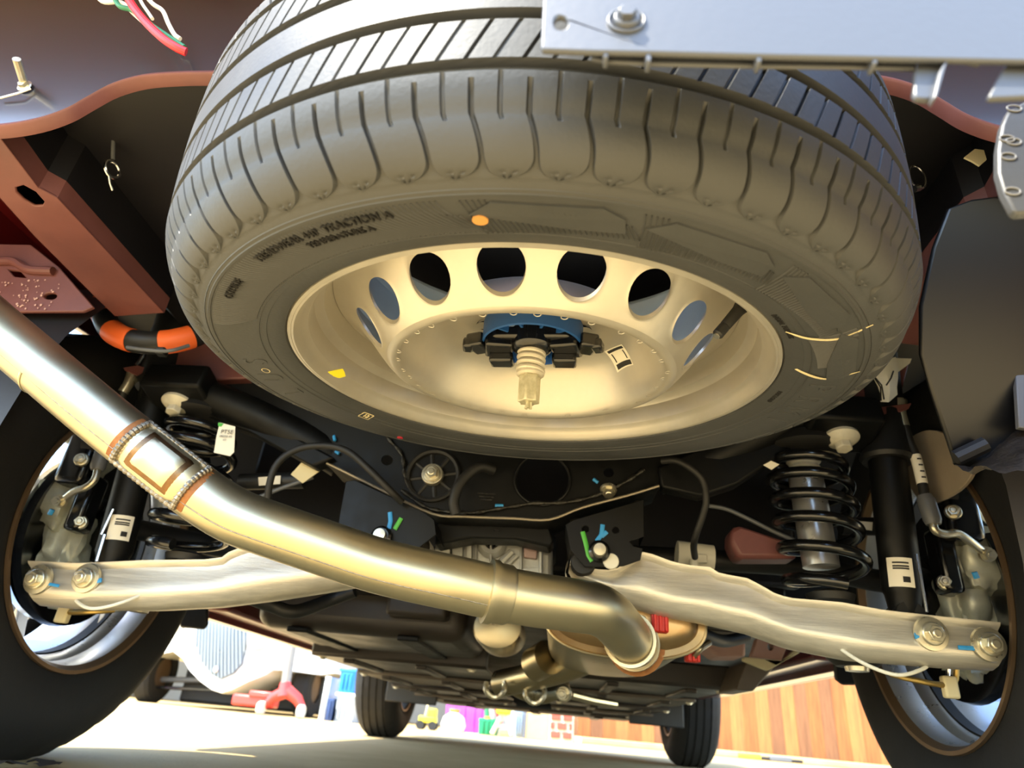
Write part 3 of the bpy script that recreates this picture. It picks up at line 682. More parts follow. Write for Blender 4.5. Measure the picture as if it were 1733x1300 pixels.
# welded rectangular saddle with raised window
ic = 5*6+3
tdir = (path[ic+6]-path[ic-6]).normalized(); aa = (V((0, 0, 1))-tdir*tdir.z).normalized(); bb = tdir.cross(aa)
view = (CAM-path[ic]).normalized(); view = (view-tdir*view.dot(tdir)).normalized(); sv = tdir.cross(view)
def on_pipe(u, ang, rr): return path[ic]+tdir*u+(view*math.cos(ang)+sv*math.sin(ang))*rr
def pad(u0, u1, a0, a1, rr, rr0, n=14):
    mb = MB(); g = []
    for i in range(n+1):
        a = a0+(a1-a0)*i/n; e = (abs(i-n/2)/(n/2)); row = []
        for j in range(9):
            u = u0+(u1-u0)*j/8; ee = max(e, abs(j-4)/4); row.append(on_pipe(u, a, rr if ee < .9 else rr0))
        g.append(row)
    return mb.grid(g)
sad = pad(-.044, .044, -1.05, 1.05, .0350, .0315).build('welded_saddle', MATS['steel_pipe'], ex, label='rust tinted saddle patch welded on the pipe')
mat('heat_tint', '5d4a3a', .3, 1, var=.3, vs=60, col2='8a6a48')
pad(-.035, .035, -.80, .80, .0362, .034).build('tinted_recess', MATS['heat_tint'], sad)
pad(-.027, .027, -.60, .60, .0378, .035).build('bright_window', MATS['steel_pipe'], sad)
for (u0, a0, u1, a1) in ((-.046, -1.0, .046, -1.0), (.046, -1.0, .046, 1.0), (.046, 1.0, -.046, 1.0), (-.046, 1.0, -.046, -1.0)):
    n = 40; pts = [on_pipe(u0+(u1-u0)*k/n, a0+(a1-a0)*k/n, .0335) for k in range(n+1)]
    MB().tube(pts, [.0038+.0006*math.sin(k*2.1) for k in range(n+1)], 8).build('weld_bead', MATS['weld'], sad)
for (u0, a0, u1, a1) in ((-.05, -1.12, .05, -1.12), (.053, -1.0, .053, 1.0), (-.053, -1.0, -.053, 1.0)):
    n = 12; g = []
    for k in range(n+1): g.append([on_pipe(u0+(u1-u0)*k/n+d*(1 if abs(u0-u1) < .01 else 0), a0+(a1-a0)*k/n+d*(30 if abs(u0-u1) > .01 else 0), .0328) for d in (-.004, .004)])
    MB().grid(g).build('rust_stain', MATS['rust'], sad)
# slip joint sleeve
j0 = 15*6
t = (path[j0+3]-path[j0-3]).normalized()
MB().tube([path[j0]-t*.013, path[j0]-t*.012, path[j0]-t*.004, path[j0]+t*.0, path[j0]+t*.014, path[j0]+t*.018], [.033, .0385, .0385, .0358, .0358, .0335], 36).build('slip_joint_sleeve', MATS['steel_pipe'], ex)
MB().tube(ring_arc(j0, 3.6, 4.4, 8, .0368, .006), .003, 8).build('joint_bead', MATS['weld'], ex)
# tail of the pipe bending into the muffler
end = path[-37:]
# muffler: oval can along Y
MX, MZ = .222, .282
def oval(y, hx, hz, n=56, e=2.5):
    o = []
    for k in range(n):
        a = 2*PI*k/n; c, s = math.cos(a), math.sin(a)
        o.append(V((MX+hx*math.copysign(abs(c)**(2/e), c), y, MZ+hz*math.copysign(abs(s)**(2/e), s))))
    return o
Y0, Y1 = -.105, .34
muf = MB().grid([oval(Y0+.002, .121, .055), oval(Y0+.03, .122, .056), oval(Y1-.02, .122, .056), oval(Y1, .118, .052), oval(Y1+.012, .09, .035), oval(Y1+.012, .001, .001)], cu=True).build('muffler_shell', MATS['muffler_steel'], ex, smooth=40)
mat('muffler_cap', '9a7d58', .34, .95, var=.25, vs=12, col2='b59e78', rv=.08)
cap = MB().grid([oval(Y0, .1225, .0565), oval(Y0-.006, .1215, .0555), oval(Y0-.005, .112, .047), oval(Y0-.016, .102, .039), oval(Y0-.022, .085, .030), oval(Y0-.022, .03, .012), oval(Y0-.022, .001, .001)], cu=True).build('muffler_end_cap', MATS['muffler_cap'], ex, smooth=40)
MB().tube(oval(Y0-.001, .1235, .0575), .003, 8, closed=True).build('rolled_rim', MATS['muffler_steel'], muf)
for p in ((1066, 1083, -.158), (1073, 1090, -.125)):
    c = at(*p); d = (end[-1]-end[-8]).normalized(); M_ = frame(c, d)
    MB().lathe([(.034, -.004), (.0385, -.004), (.0385, .004), (.034, .004)], M_, 32).build('inlet_collar', MATS['muffler_steel'], cap)
MB().lathe([(.036, 0), (.039, .004), (.044, .006)], frame(end[-3], end[-1]-end[-4]), 28).build('weld_ring', MATS['rust'], cap)
vs, fs = text_mesh('A 7 7  0 2 3', .018)
mb = MB(); 
for v in vs: pass
cpt = V((MX+.0, Y0+.11, MZ-.0565)); mb.add([cpt+V((v.x, v.y, -.0012 if True else 0)) for v in vs], fs, None, False)
mb.build('stamped_code', MATS['heat_tint'], muf, smooth=0)
# hangers rods
MB().tube(spline([at(1035, 1015, -.1), at(1055, 1030, -.12), at(1070, 1045, -.13), at(1095, 1048, -.12), at(1112, 1049, -.12)], 5), .006, 10).build('hanger_rod', MATS['muffler_steel'], ex)
MB().tube(spline([at(1175, 1110, -.06), at(1185, 1098, -.07), at(1200, 1088, -.05)], 5), .005, 10).build('hanger_rod', MATS['muffler_steel'], ex)
# front pipe and flex joint
fp = spline([at(1000, 1112, .30), at(960, 1128, .36), at(920, 1140, .42), at(880, 1150, .48), at(845, 1157, .52)], 5)
MB().tube(fp, .030, 24).build('front_pipe', MATS['muffler_steel'], ex)
MB().tube([at(928, 1112, .34), at(905, 1125, .38)], .036, 24).build('resonator', MATS['muffler_steel'], ex)
MB().tube(spline([at(870, 1160, .55), at(895, 1172, .58), at(920, 1175, .6), at(940, 1168, .62), at(950, 1160, .66)], 5), .022, 18).build('lower_pipe', MATS['muffler_steel'], ex)
for x, y in ((838, 1162), (916, 1136), (905, 1172)):
    c = at(x, y, .45); MB().tube([c+V((.022*math.cos(a), .004*math.sin(3*a), .022*math.sin(a))) for a in [PI*.9+PI*1.3*k/14 for k in range(15)]], .006, 8).build('flange_hook', MATS['zinc'], ex)
mb = MB(); bolt(mb, at(955, 1173, .5), (-.3, -1, -.2), .012, .02); mb.build('flange_bolt', MATS['zinc'], ex)
MB().tube([at(965, 1176, .52), at(1000, 1185, .6), at(1040, 1192, .7)], .01, 10).build('sensor_lead', MATS['muffler_steel'], ex)
# red rubber hangers
for (x, y, w, h, Y, lb) in ((1116, 1048, 28, 44, -.135, 'red rubber exhaust hanger between the pipe bend and aluminium arm'), (1171, 1101, 24, 38, -.05, 'red ribbed rubber hanger at the muffler side edge')):
    t = thing('exhaust_hanger', lb, 'hanger', at(x, y+h/2, Y)); c = at(x, y, Y); sc = (at(x+1, y, Y)-at(x, y, Y)).length
    ww, hh = w*sc, h*sc
    MB().box(c, (ww, .02, hh)).build('rubber_block', MATS['red_rubber'], t, bevel=.002)
    for k in (-1, 0, 1): MB().box(c+V((k*ww*.33, -.0115, 0)), (ww*.16, .006, hh*.98)).build('rib', MATS['red_rubber'], t, bevel=.0012)
    MB().tube([c+V((0, -.02, hh*.36)), c+V((0, .02, hh*.36))], .004, 8).build('pin', MATS['zinc'], t)
# ------------------------------------------------------------------ lower control arms (stamped aluminium)
def resample(P, n):
    P = [V((p[0], p[1], 0)) for p in P]; d = [0]
    for i in range(1, len(P)): d.append(d[-1]+(P[i]-P[i-1]).length)
    out = []
    for k in range(n):
        t = d[-1]*k/(n-1)
        for i in range(1, len(P)):
            if t <= d[i]+1e-9: f = (t-d[i-1])/max(1e-9, d[i]-d[i-1]); q = P[i-1].lerp(P[i], f); out.append((q.x, q.y)); break
    return out
def arm(name, label, top, bot, Yin, Yout, bolts, marks, endcap):
    n = 46; T = resample(top, n); B = resample(bot, n); t = thing(name, label, 'control arm', at(*B[n//2], (Yin+Yout)/2))
    g = []
    for k in range(n):
        f = k/(n-1); Y = Yin+(Yout-Yin)*f; a = at(*T[k], Y); b = at(*B[k], Y); h = (a-b).length; dn = (b-a).normalized()
        fw = V((0, 1, 0)); row = []
        row.append(a+fw*.050+dn*.004); row.append(a+fw*.030+dn*.001); row.append(a+fw*.006+V((0, 0, .0015)))
        row.append(a+V((0, -.004, 0))); row.append(a+fw*-.0035+dn*.004); row.append(a+fw*.003+dn*.010)
        row.append(a+dn*h*.28+fw*.002); row.append(a+dn*h*.45+fw*-.002); row.append(a+dn*h*.62+fw*-.005); row.append(a+dn*h*.70+fw*-.005); row.append(a+dn*h*.80+fw*-.001)
        row.append(a+dn*h*.92+fw*.008); row.append(b+fw*.022); row.append(b+fw*.055+V((0, 0, .004)))
        g.append(row)
    inn = [[p+V((0, .0045, .0)) for p in r] for r in g]
    mb = MB().grid(g); mb.grid([list(reversed(r)) for r in inn])
    mb.grid([g[0], inn[0]]); mb.grid([g[-1], inn[-1]]); mb.grid([[r[0] for r in g], [r[0] for r in inn]]); mb.grid([[r[-1] for r in g], [r[-1] for r in inn]])
    shell = mb.build('arm_shell', MATS['aluminium'], t, smooth=50)
    for (x, y, f) in bolts:
        Y = Yin+(Yout-Yin)*f-.006; c = at(x, y, Y); d = V((0, -1, -.08))
        w = MB(); w.lathe([(0, 0), (.0225, 0), (.0215, .004), (.017, .0045), (0, .0045)], frame(c, d), 28); wo = w.build('bolt_washer', MATS['zinc'], t)
        w = MB(); bolt(w, c+d.normalized()*.004, d, .0115, .014, 1.35, rot=random.random()); w.build('pivot_bolt', MATS['zinc'], t, bevel=.0012)
    for (P, f, wd) in marks:
        Y = Yin+(Yout-Yin)*f-.0085; MB().tube([at(*p, Y) for p in P], wd, 8, sq=(1, .4)).build('paint_mark', MATS['blue_paint'], t)
    return t
topR = [(966, 948), (1000, 964), (1040, 966), (1062, 950), (1090, 934), (1141, 953), (1169, 958), (1203, 961), (1216, 971), (1265, 980), (1291, 994), (1311, 1006), (1335, 1013), (1421, 1020), (1492, 1033), (1581, 1043), (1690, 1054)]
botR = [(963, 960), (972, 977), (1001, 991), (1052, 1017), (1118, 1038), (1200, 1052), (1280, 1070), (1351, 1096), (1457, 1117), (1563, 1125), (1640, 1131), (1697, 1133)]
arR = arm('lower_control_arm', 'stamped aluminium suspension arm right of the pipe bend with blue bolt marks', topR, botR, -.165, -.205, [(1575, 1073, .82), (1672, 1091, .97)], [([(1548, 1076), (1556, 1077)], .82, .004), ([(1622, 1096), (1658, 1098)], .95, .0028)], 1)
topL_ = [(712, 908), (690, 915), (640, 925), (560, 925), (470, 920), (430, 922), (413, 926), (388, 936), (380, 944), (350, 948), (250, 949), (135, 954), (50, 950)]
botL_ = [(708, 945), (690, 962), (640, 978), (575, 990), (450, 1010), (346, 1023), (231, 1029), (115, 1027), (50, 1021)]
arL = arm('lower_control_arm', 'stamped aluminium suspension arm passing behind the long exhaust pipe', topL_, botL_, -.165, -.195, [(147, 979, .85), (66, 981, .98)], [([(162, 984), (172, 982)], .85, .0035), ([(80, 988), (100, 992)], .97, .0022)], 1)
# rounded inner bulb ends of the arms
for tt, (x, y), s in ((arR, (986, 968), 1), (arL, (702, 930), -1)):
    c = at(x, y, -.17); rows = []
    for k in range(11):
        a = math.radians(-30+k*14); rows.append([c+V((s*-.026*math.cos(a), q, -.026*math.sin(a))) for q in (-.012, -.004, .03)])
    MB().grid(rows).build('bushing_cup', MATS['aluminium'], tt)
    MB().lathe([(0, -.012), (.017, -.012), (.019, -.006), (.019, .02)], frame(c+V((0, 0, .012)), (0, 1, 0)), 24).build('rubber_bushing', MATS['black_rubber'], tt)
# ------------------------------------------------------------------ rear subframe
YS = -.16
sf = thing('rear_subframe', 'glossy black rear subframe crossmember with bent lower flange behind the spare tyre', 'subframe', at(870, 880, YS))
# main face: upper outline hidden behind the tyre, lower edge follows the bright flange
lower = [(560, 792), (577, 800), (650, 836), (735, 876), (790, 881), (870, 884), (930, 886), (985, 866), (1060, 846), (1112, 830)]
upper = [(1180, 790), (1300, 740), (1380, 700), (1330, 660), (1100, 640), (870, 640), (640, 640), (440, 640), (350, 655), (480, 745)]
hl = [[(918+46*math.cos(a), 812+42*math.sin(a)) for a in [2*PI*k/24 for k in range(24)]], [(655+10*math.cos(a), 779+9*math.sin(a)) for a in [2*PI*k/14 for k in range(14)]], [(1030+9*math.cos(a), 800+8*math.sin(a)) for a in [2*PI*k/14 for k in range(14)]]]
main = MB().prism(pz(lower+upper, YS), .004, mxz(YS), [pz(h, YS) for h in hl]).build('crossmember_face', MATS['black_paint'], sf)
rows = []
for p in spline([at(x, y, YS) for x, y in lower], 4): rows.append([p+V((0, -.022, -.002)), p+V((0, -.022, .0015)), p+V((0, .0, .003)), p+V((0, .07, .004)), p+V((0, .07, -.0)), p+V((0, 0, -.001))])
MB().grid(rows, cu=True).build('lower_flange', MATS['black_paint'], sf, smooth=40)
MB().tube(spline([at(x, y, YS)+V((0, -.022, 0)) for x, y in lower], 4), .0022, 8).build('flange_edge', mat('worn_edge', '8d8474', .4, .6), sf)
# centre beam below the flange
MB().sheet([at(x, y, YS+.03) for x, y in ((738, 880), (930, 890), (938, 916), (930, 926), (870, 912), (800, 910), (735, 922))], .05).build('centre_beam', MATS['black_paint'], sf, bevel=.004)
for x, y in ((822, 889), (841, 897)): MB().sheet([at(x+a, y+b, YS+.028) for a, b in ((-5, -2), (5, -2), (5, 2), (-5, 2))], .004).build('beam_slot', MATS['black_metal'], sf)
# diagonal arms of the frame towards the body mounts
def beam(P0, P1, w, Y0, Y1, name='diagonal_arm', m='black_paint'):
    pts = spline([at(*P0[0], Y0)] + [at(*q, Y0+(Y1-Y0)*(i+1)/(len(P0)-1)) for i, q in enumerate(P0[1:])], 6)
    return MB().tube(pts, w, 14).build(name, MATS[m], sf)
beam([(578, 782), (540, 758), (470, 722), (400, 690), (310, 655)], 0, .030, YS+.035, YS-.03)
beam([(1112, 808), (1170, 790), (1250, 752), (1330, 715), (1420, 690)], 0, .030, YS+.035, YS-.03)
for P in ([(575, 785), (500, 745), (400, 690), (300, 655), (270, 650), (262, 690), (350, 712), (440, 745), (540, 800)], [(1115, 835), (1180, 850), (1240, 830), (1330, 770), (1410, 735), (1470, 735), (1478, 700), (1420, 690), (1330, 700), (1200, 760), (1110, 800)]):
    MB().sheet([at(x, y, YS+.015) for x, y in P], .03).build('gusset_plate', MATS['black_paint'], sf, bevel=.004)
# brackets for the arm pivots
for P, hs, s in (([(585, 815), (600, 812), (720, 868), (735, 880), (738, 905), (712, 925), (700, 950), (640, 950), (570, 905), (575, 870)], [(646, 905)], -1), ([(957, 888), (970, 880), (1090, 845), (1090, 908), (1065, 916), (1072, 924), (1088, 928), (1084, 948), (1055, 958), (990, 960), (965, 930)], [(991, 895), (1042, 897)], 1)):
    holes = [pz([(x+6*math.cos(a), y+5.5*math.sin(a)) for a in [2*PI*k/14 for k in range(14)]], YS-.035) for x, y in hs] if s > 0 else []
    b = MB().prism(pz(P, YS-.035), .004, mxz(YS-.035), holes).build('pivot_bracket', MATS['black_paint'], sf, bevel=.001)
    x0, y0 = (P[0] if s > 0 else P[4])
    q = [at(*p, YS-.035) for p in ((957, 888), (965, 930))] if s > 0 else [at(*p, YS-.035) for p in ((735, 880), (738, 905))]
    MB().add([q[0], q[1], q[1]+V((0, .09, 0)), q[0]+V((0, .09, 0))], [(0, 1, 2, 3)]).build('bracket_side', MATS['black_paint'], b)
    q = [at(*p, YS-.035) for p in ((1090, 845), (1090, 908))] if s > 0 else [at(*p, YS-.035) for p in ((585, 815), (572, 905))]
    MB().add([q[0], q[1], q[1]+V((0, .07, 0)), q[0]+V((0, .07, 0))], [(0, 1, 2, 3)]).build('bracket_side', MATS['black_paint'], b)
    bx, by = (1014, 934) if s > 0 else (646, 909)
    c = at(bx, by, YS-.036); mb = MB(); mb.lathe([(0, 0), (.0165, 0), (.016, .006), (.012, .009), (0, .009)], frame(c, (0, -1, 0)), 24); mb.build('pivot_nut', MATS['black_metal'], b)
    mb = MB(); mb.lathe([(0, .009), (.0095, .009), (.009, .017), (0, .0175)], frame(c, (0, -1, 0)), 18); mb.build('bolt_end', MATS['zinc'], b)
    marks = [('blue_paint', [(1020, 888), (1018, 905), (1010, 916)]), ('blue_paint', [(1027, 900), (1018, 908)]), ('green_paint', [(986, 900), (991, 918), (996, 940), (1002, 950)])] if s > 0 else [('blue_paint', [(660, 867), (661, 882), (658, 895)]), ('green_paint', [(679, 877), (672, 889), (668, 896)])]
    for m_, L in marks: MB().tube([at(*p, YS-.0365) for p in L], .0034, 8, sq=(1, .35)).build('paint_mark', MATS[m_], b)
    c = at(1034 if s > 0 else 632, 950 if s > 0 else 922, YS-.036); MB().lathe([(0, 0), (.012, 0), (.011, .002), (0, .002)], frame(c, (0, -1, 0)), 18).build('grease_spot', MATS['green_paint'] if False else MATS['clip_white'], b) if s > 0 else None
# round motor mount bushing
bc = at(733, 805, YS-.002); bu = MB().lathe([(.046, .012), (.046, -.004), (.043, -.006), (.039, -.004), (.037, .008), (.022, .010)], frame(bc, (0, 1, 0)), 40).build('mount_bushing', MATS['black_rubber'], sf)
for k in range(8):
    a = 2*PI*k/8+.2; MB().tube([bc+V((.016*math.cos(a), .004, .016*math.sin(a))), bc+V((.040*math.cos(a), .004, .040*math.sin(a)))], .0045, 8).build('bushing_spoke', MATS['black_rubber'], bu)
mb = MB(); mb.lathe([(0, -.010), (.0175, -.010), (.0185, -.006), (.0185, 0), (0, 0)], frame(bc, (0, 1, 0)), 28); bolt(mb, bc+V((0, -.01, 0)), (0, -1, 0), .0105, .010, 1.3, rot=.4); mb.build('mount_bolt', MATS['zinc'], sf, bevel=.001)
# stand rings around the large hole, worn welds
MB().tube([at(918+47*math.cos(a), 812+43*math.sin(a), YS-.003) for a in [2*PI*k/32 for k in range(32)]], .0028, 8, closed=True).build('hole_rim', MATS['black_paint'], sf)
mat('worn_black', '2b2a27', .35, .4, var=.6, vs=120, bump=.6, bs=200)
for L in ([(680, 830), (720, 858), (760, 866), (800, 868), (850, 860), (900, 852)], [(900, 852), (960, 850), (1010, 838), (1060, 815), (1090, 795)], [(606, 818), (650, 838), (690, 860)], [(965, 884), (1020, 870), (1082, 850)], [(655, 740), (680, 770), (684, 800), (692, 826)]):
    n = 24; pts = spline([at(x, y, YS-.006) for x, y in L], 6); MB().tube(pts, [.003+.0012*math.sin(i*1.7) for i in range(len(pts))], 8).build('weld_line', MATS['worn_black'], sf)
for L in ([(565, 738), (567, 746)], [(568, 764), (574, 768)], [(838, 856), (852, 856)], [(1004, 811), (1012, 817)]): MB().tube([at(*p, YS-.006) for p in L], .0028, 8).build('paint_mark', MATS['blue_paint'], sf)
for i, (x, y) in enumerate(((1030, 828), )):
    mb = MB(); bolt(mb, at(x, y, YS-.004), (0, -.5, -1), .010, .012, 1.4); mb.build('flange_bolt', MATS['zinc'], sf)
# engraved plate on the crossmember
for k in range(3): MB().box(at(823, 836+k*5, YS-.002), (.03-.006*k, .0012, .0018)).build('stamped_line', MATS['worn_black'], sf)
# big white-ish body mount bolts
for (x, y), lb in (((300, 684), 'large pale flanged body mount bolt beside the welded exhaust saddle'), ((1424, 743), 'large pale flanged body mount bolt above the exposed coil spring')):
    c = at(x, y, -.2); t = thing('body_mount_bolt', lb, 'bolt', c)
    mat('pale_bolt', 'd8d3c2', .5, .2, var=.1, vs=60)
    d = V((0, -.25, -1)).normalized(); M_ = frame(c, d)
    MB().lathe([(0, -.006), (.026, -.006), (.027, 0), (.020, .006), (.012, .009), (0, .009)], M_, 36).build('flange', MATS['pale_bolt'], t); MB().prism(arc(6, .013), .012, M_ @ Matrix.Translation((0, 0, .008))).build('hex_head', MATS['pale_bolt'], t, bevel=.0015)
    MB().lathe([(.02, -.05), (.034, -.05), (.036, -.008), (.0, -.008)], M_, 30).build('mount_rubber', MATS['black_rubber'], t)
    MB().box(V((0, 0, -.03)), (.11, .09, .05), M_).build('mount_box', MATS['black_paint'], t, bevel=.006)
# ------------------------------------------------------------------ differential / rear motor housing
dm = thing('rear_motor_housing', 'ribbed cast aluminium rear drive housing between the arm brackets', 'gearbox', at(850, 960, -.02))
YD = -.06
MB().sheet([at(x, y, YD) for x, y in ((763, 920), (800, 912), (905, 912), (935, 925), (935, 985), (763, 1000))], .22).build('housing_body', MATS['cast_aluminium'], dm, bevel=.008, seg=3)
for x0, x1, d in ((765, 783, .012), (790, 798, .016), (803, 807, .010), (828, 833, .012), (880, 884, .012), (912, 918, .016)):
    MB().sheet([at(x, y, YD-d) for x, y in ((x0, 922), (x1, 920), (x1, 985), (x0, 985))], .03).build('casting_rib', MATS['cast_aluminium'], dm, bevel=.002)
c = at(833, 920, YD-.004); MB().lathe([(.008, 0), (.012, -.008), (.019, -.009), (.024, -.004), (.026, 0)], frame(c, (0, 1, 0)), 32).build('filler_boss', MATS['cast_aluminium'], dm); MB().lathe([(0, -.002), (.008, -.002), (.008, -.006), (0, -.006)], frame(c, (0, 1, 0)), 16).build('filler_plug', MATS['black_metal'], dm)
MB().tube([at(838, 962, YD-.006), at(866, 934, YD-.006)], .0065, 8).build('diagonal_rib', MATS['cast_aluminium'], dm); MB().tube([at(846, 968, YD-.004), at(875, 940, YD-.004)], .0045, 8).build('diagonal_rib', MATS['cast_aluminium'], dm)
MB().sheet([at(x, y, YD-.01) for x, y in ((886, 925), (910, 930), (908, 946), (886, 943))], .012).build('cast_pad', mat('cast_pink', '9a827c', .5, .5), dm, bevel=.002)
MB().sheet([at(x, y, YD-.01) for x, y in ((882, 962), (915, 960), (915, 974), (884, 972))], .012).build('cast_pad', MATS['cast_aluminium'], dm, bevel=.002)
MB().tube([at(738, 930, YD-.01), at(763, 931, YD-.01)], .012, 16).build('side_nozzle', MATS['cast_aluminium'], dm); 
for x in (744, 756): mb = MB(); bolt(mb, at(x, 948, YD-.01), (0, -1, -.2), .008, .01, 1.2); mb.build('housing_bolt', MATS['cast_aluminium'], dm)
MB().tube([at(722, 950, YD+.02), at(740, 945, YD+.02)], .02, 18).build('axle_boot_stub', MATS['black_rubber'], dm)
# ------------------------------------------------------------------ drive shafts and links
def bar(name, label, cat, P, r, m, extra=None, seg=16):
    pts = spline([at(*p) for p in P], 5); t = thing(name, label, cat, pts[len(pts)//2]); MB().tube(pts, r, seg).build('rod', MATS[m], t)
    if extra: extra(t, pts)
    return t
bar('drive_shaft', 'black drive shaft running from housing to hub behind the coil spring', 'axle shaft', [(960, 935, .0), (1150, 946, -.0), (1350, 958, -.0), (1500, 985, .0), (1590, 985, .0)], .019, 'black_plastic',
    lambda t, p: [MB().lathe([(.02, 0), (.035, .01), (.042, .03), (.045, .06), (.03, .075), (0, .075)], frame(p[0]-V((.02, 0, 0)), (-1, 0, 0)), 24).build('rubber_boot', MATS['black_rubber'], t), MB().lathe([(.02, 0), (.034, .006), (.030, .012), (.038, .018), (.034, .024), (.042, .03), (.042, .06), (0, .06)], frame(p[-1]-V((.05, 0, 0)), (1, 0, 0)), 24).build('rubber_boot', MATS['black_rubber'], t)])
bar('drive_shaft', 'black drive shaft behind the exhaust pipe and shock absorber', 'axle shaft', [(720, 950, .02), (600, 945, .0), (400, 930, -.0), (250, 900, .0), (150, 880, .0)], .019, 'black_plastic',
    lambda t, p: [MB().lathe([(.02, 0), (.034, .006), (.030, .012), (.038, .018), (.034, .024), (.042, .03), (.042, .06), (0, .06)], frame(p[-1]+V((.05, 0, 0)), (-1, 0, 0)), 24).build('rubber_boot', MATS['black_rubber'], t)])
cl = thing('cable_clip', 'pale plastic clamp holding the sensor cable on the drive shaft line', 'clip', at(1178, 950, -.05))
p = at(1145, 940, -.055); q = at(1206, 948, -.055); MB().tube([p, q], .0245, 20).build('clamp_sleeve', MATS['clip_white'], cl)
MB().box(at(1175, 962, -.085), (.014, .012, .03)).build('clamp_foot', MATS['clip_white'], cl, bevel=.003); MB().box(at(1187, 946, -.085), (.018, .01, .014)).build('clamp_latch', MATS['clip_white'], cl, bevel=.002)
def cable(name, label, P, r, m='black_rubber'): 
    pts = spline([at(*p) for p in P], 8); return tag(MB().tube(pts, r, 12).build(name, MATS[m]), label, 'cable')
cable('sensor_cable', 'thin black sensor cable dropping from subframe to the pale clamp', [(1120, 780, -.22), (1145, 780, -.23), (1172, 795, -.23), (1190, 815, -.225), (1195, 845, -.22), (1190, 870, -.21), (1178, 905, -.19), (1174, 925, -.16), (1176, 943, -.11)], .0052)
cable('sensor_cable', 'thin black looped sensor cable above the exhaust pipe bend', [(453, 850, -.22), (456, 820, -.23), (466, 790, -.235), (485, 770, -.235), (515, 757, -.235), (555, 755, -.235), (590, 765, -.235), (625, 795, -.235), (660, 830, -.225), (680, 850, -.205)], .0055)
cable('brake_cable', 'thin grey cable arching from subframe to the coil spring base', [(1200, 856, -.1), (1230, 862, -.1), (1270, 880, -.1), (1310, 900, -.1), (1345, 915, -.1)], .0035, 'grey_plastic')
cable('brake_cable', 'thin grey cable under the pale diamond tag behind the exhaust bend', [(430, 845, -.12), (480, 825, -.12), (530, 808, -.12)], .0035, 'grey_plastic')
cable('wiring_harness', 'lumpy black wiring harness hanging on the crossmember centre', [(772, 870, -.205), (768, 850, -.21), (775, 825, -.212), (790, 805, -.21), (812, 790, -.205), (835, 795, -.19)], .0085)
# ------------------------------------------------------------------ springs, shocks
def coil(label, P, R0, wire, turns, Y, grp=None):
    pts = []; n = int(turns*28)
    ax = [at(x, y, Y) for x, y in P]; ax = spline(ax, 20)
    t = thing('coil_spring', label, 'spring', ax[-1])
    for i in range(n+1):
        f = i/n; p = ax[min(len(ax)-1, int(f*(len(ax)-1)))]; k = f*(len(ax)-1)-int(f*(len(ax)-1)); p = p.lerp(ax[min(len(ax)-1, int(f*(len(ax)-1))+1)], k)
        a = 2*PI*turns*f+1; rr = R0*(.82+.18*min(1, f*5)); pts.append(p+V((rr*math.cos(a), rr*math.sin(a), 0)))
    MB().tube(pts, wire, 14).build('coil', MATS['black_metal'], t)
    M_ = Matrix.Translation(ax[0]); MB().lathe([(0, .03), (R0*.9, .03), (R0*1.05, .012), (R0*.9, .006), (R0*.5, .004), (0, .004)], M_, 30).build('upper_seat', MATS['black_rubber'], t)
    MB().lathe([(0, -.016), (R0*.55, -.016), (R0*.6, -.006), (R0*.4, -.001), (0, 0)], Matrix.Translation(ax[-1]), 30).build('lower_seat', MATS['black_rubber'], t)
    return t, ax
cs, ax = coil('glossy black coil spring in the open beside the shock with barcode label', [(1362, 772), (1372, 830), (1385, 900), (1404, 1000)], .057, .0088, 5.6, -.155)
MB().sheet([at(x, y, -.225) for x, y in ((1292, 787), (1305, 780), (1319, 786), (1306, 795))], .001).build('paper_tag', MATS['white_paper'], cs)
cs2, ax2 = coil('black coil spring half hidden by the welded exhaust pipe with hanging tag', [(338, 716), (335, 770), (325, 850), (320, 935)], .057, .0088, 5.6, -.155)
tg = MB().sheet([at(x, y, -.232) for x, y in ((372, 715), (398, 722), (396, 765), (389, 772), (362, 766), (366, 740))], .001).build('paper_tag', MATS['white_paper'], cs2)
M_ = frame(at(383, 735, -.2345), (0, -1, 0), (1, 0, 0))
for k, (txt, sz, dy) in enumerate((('PT5E', .010, .004), ('0R020-45', .0055, -.004), ('ED', .0045, -.010))):
    vs, fs = text_mesh(txt, sz); MB().add([M_ @ V((v.x, v.y+dy, 0)) for v in vs], fs, None, False).build('tag_print', MATS['black_ink'], tg, smooth=0)
MB().sheet([at(x, y, -.233) for x, y in ((369, 715), (378, 717), (374, 722), (369, 721))], .0008).build('green_corner', MATS['green_paint'], tg)
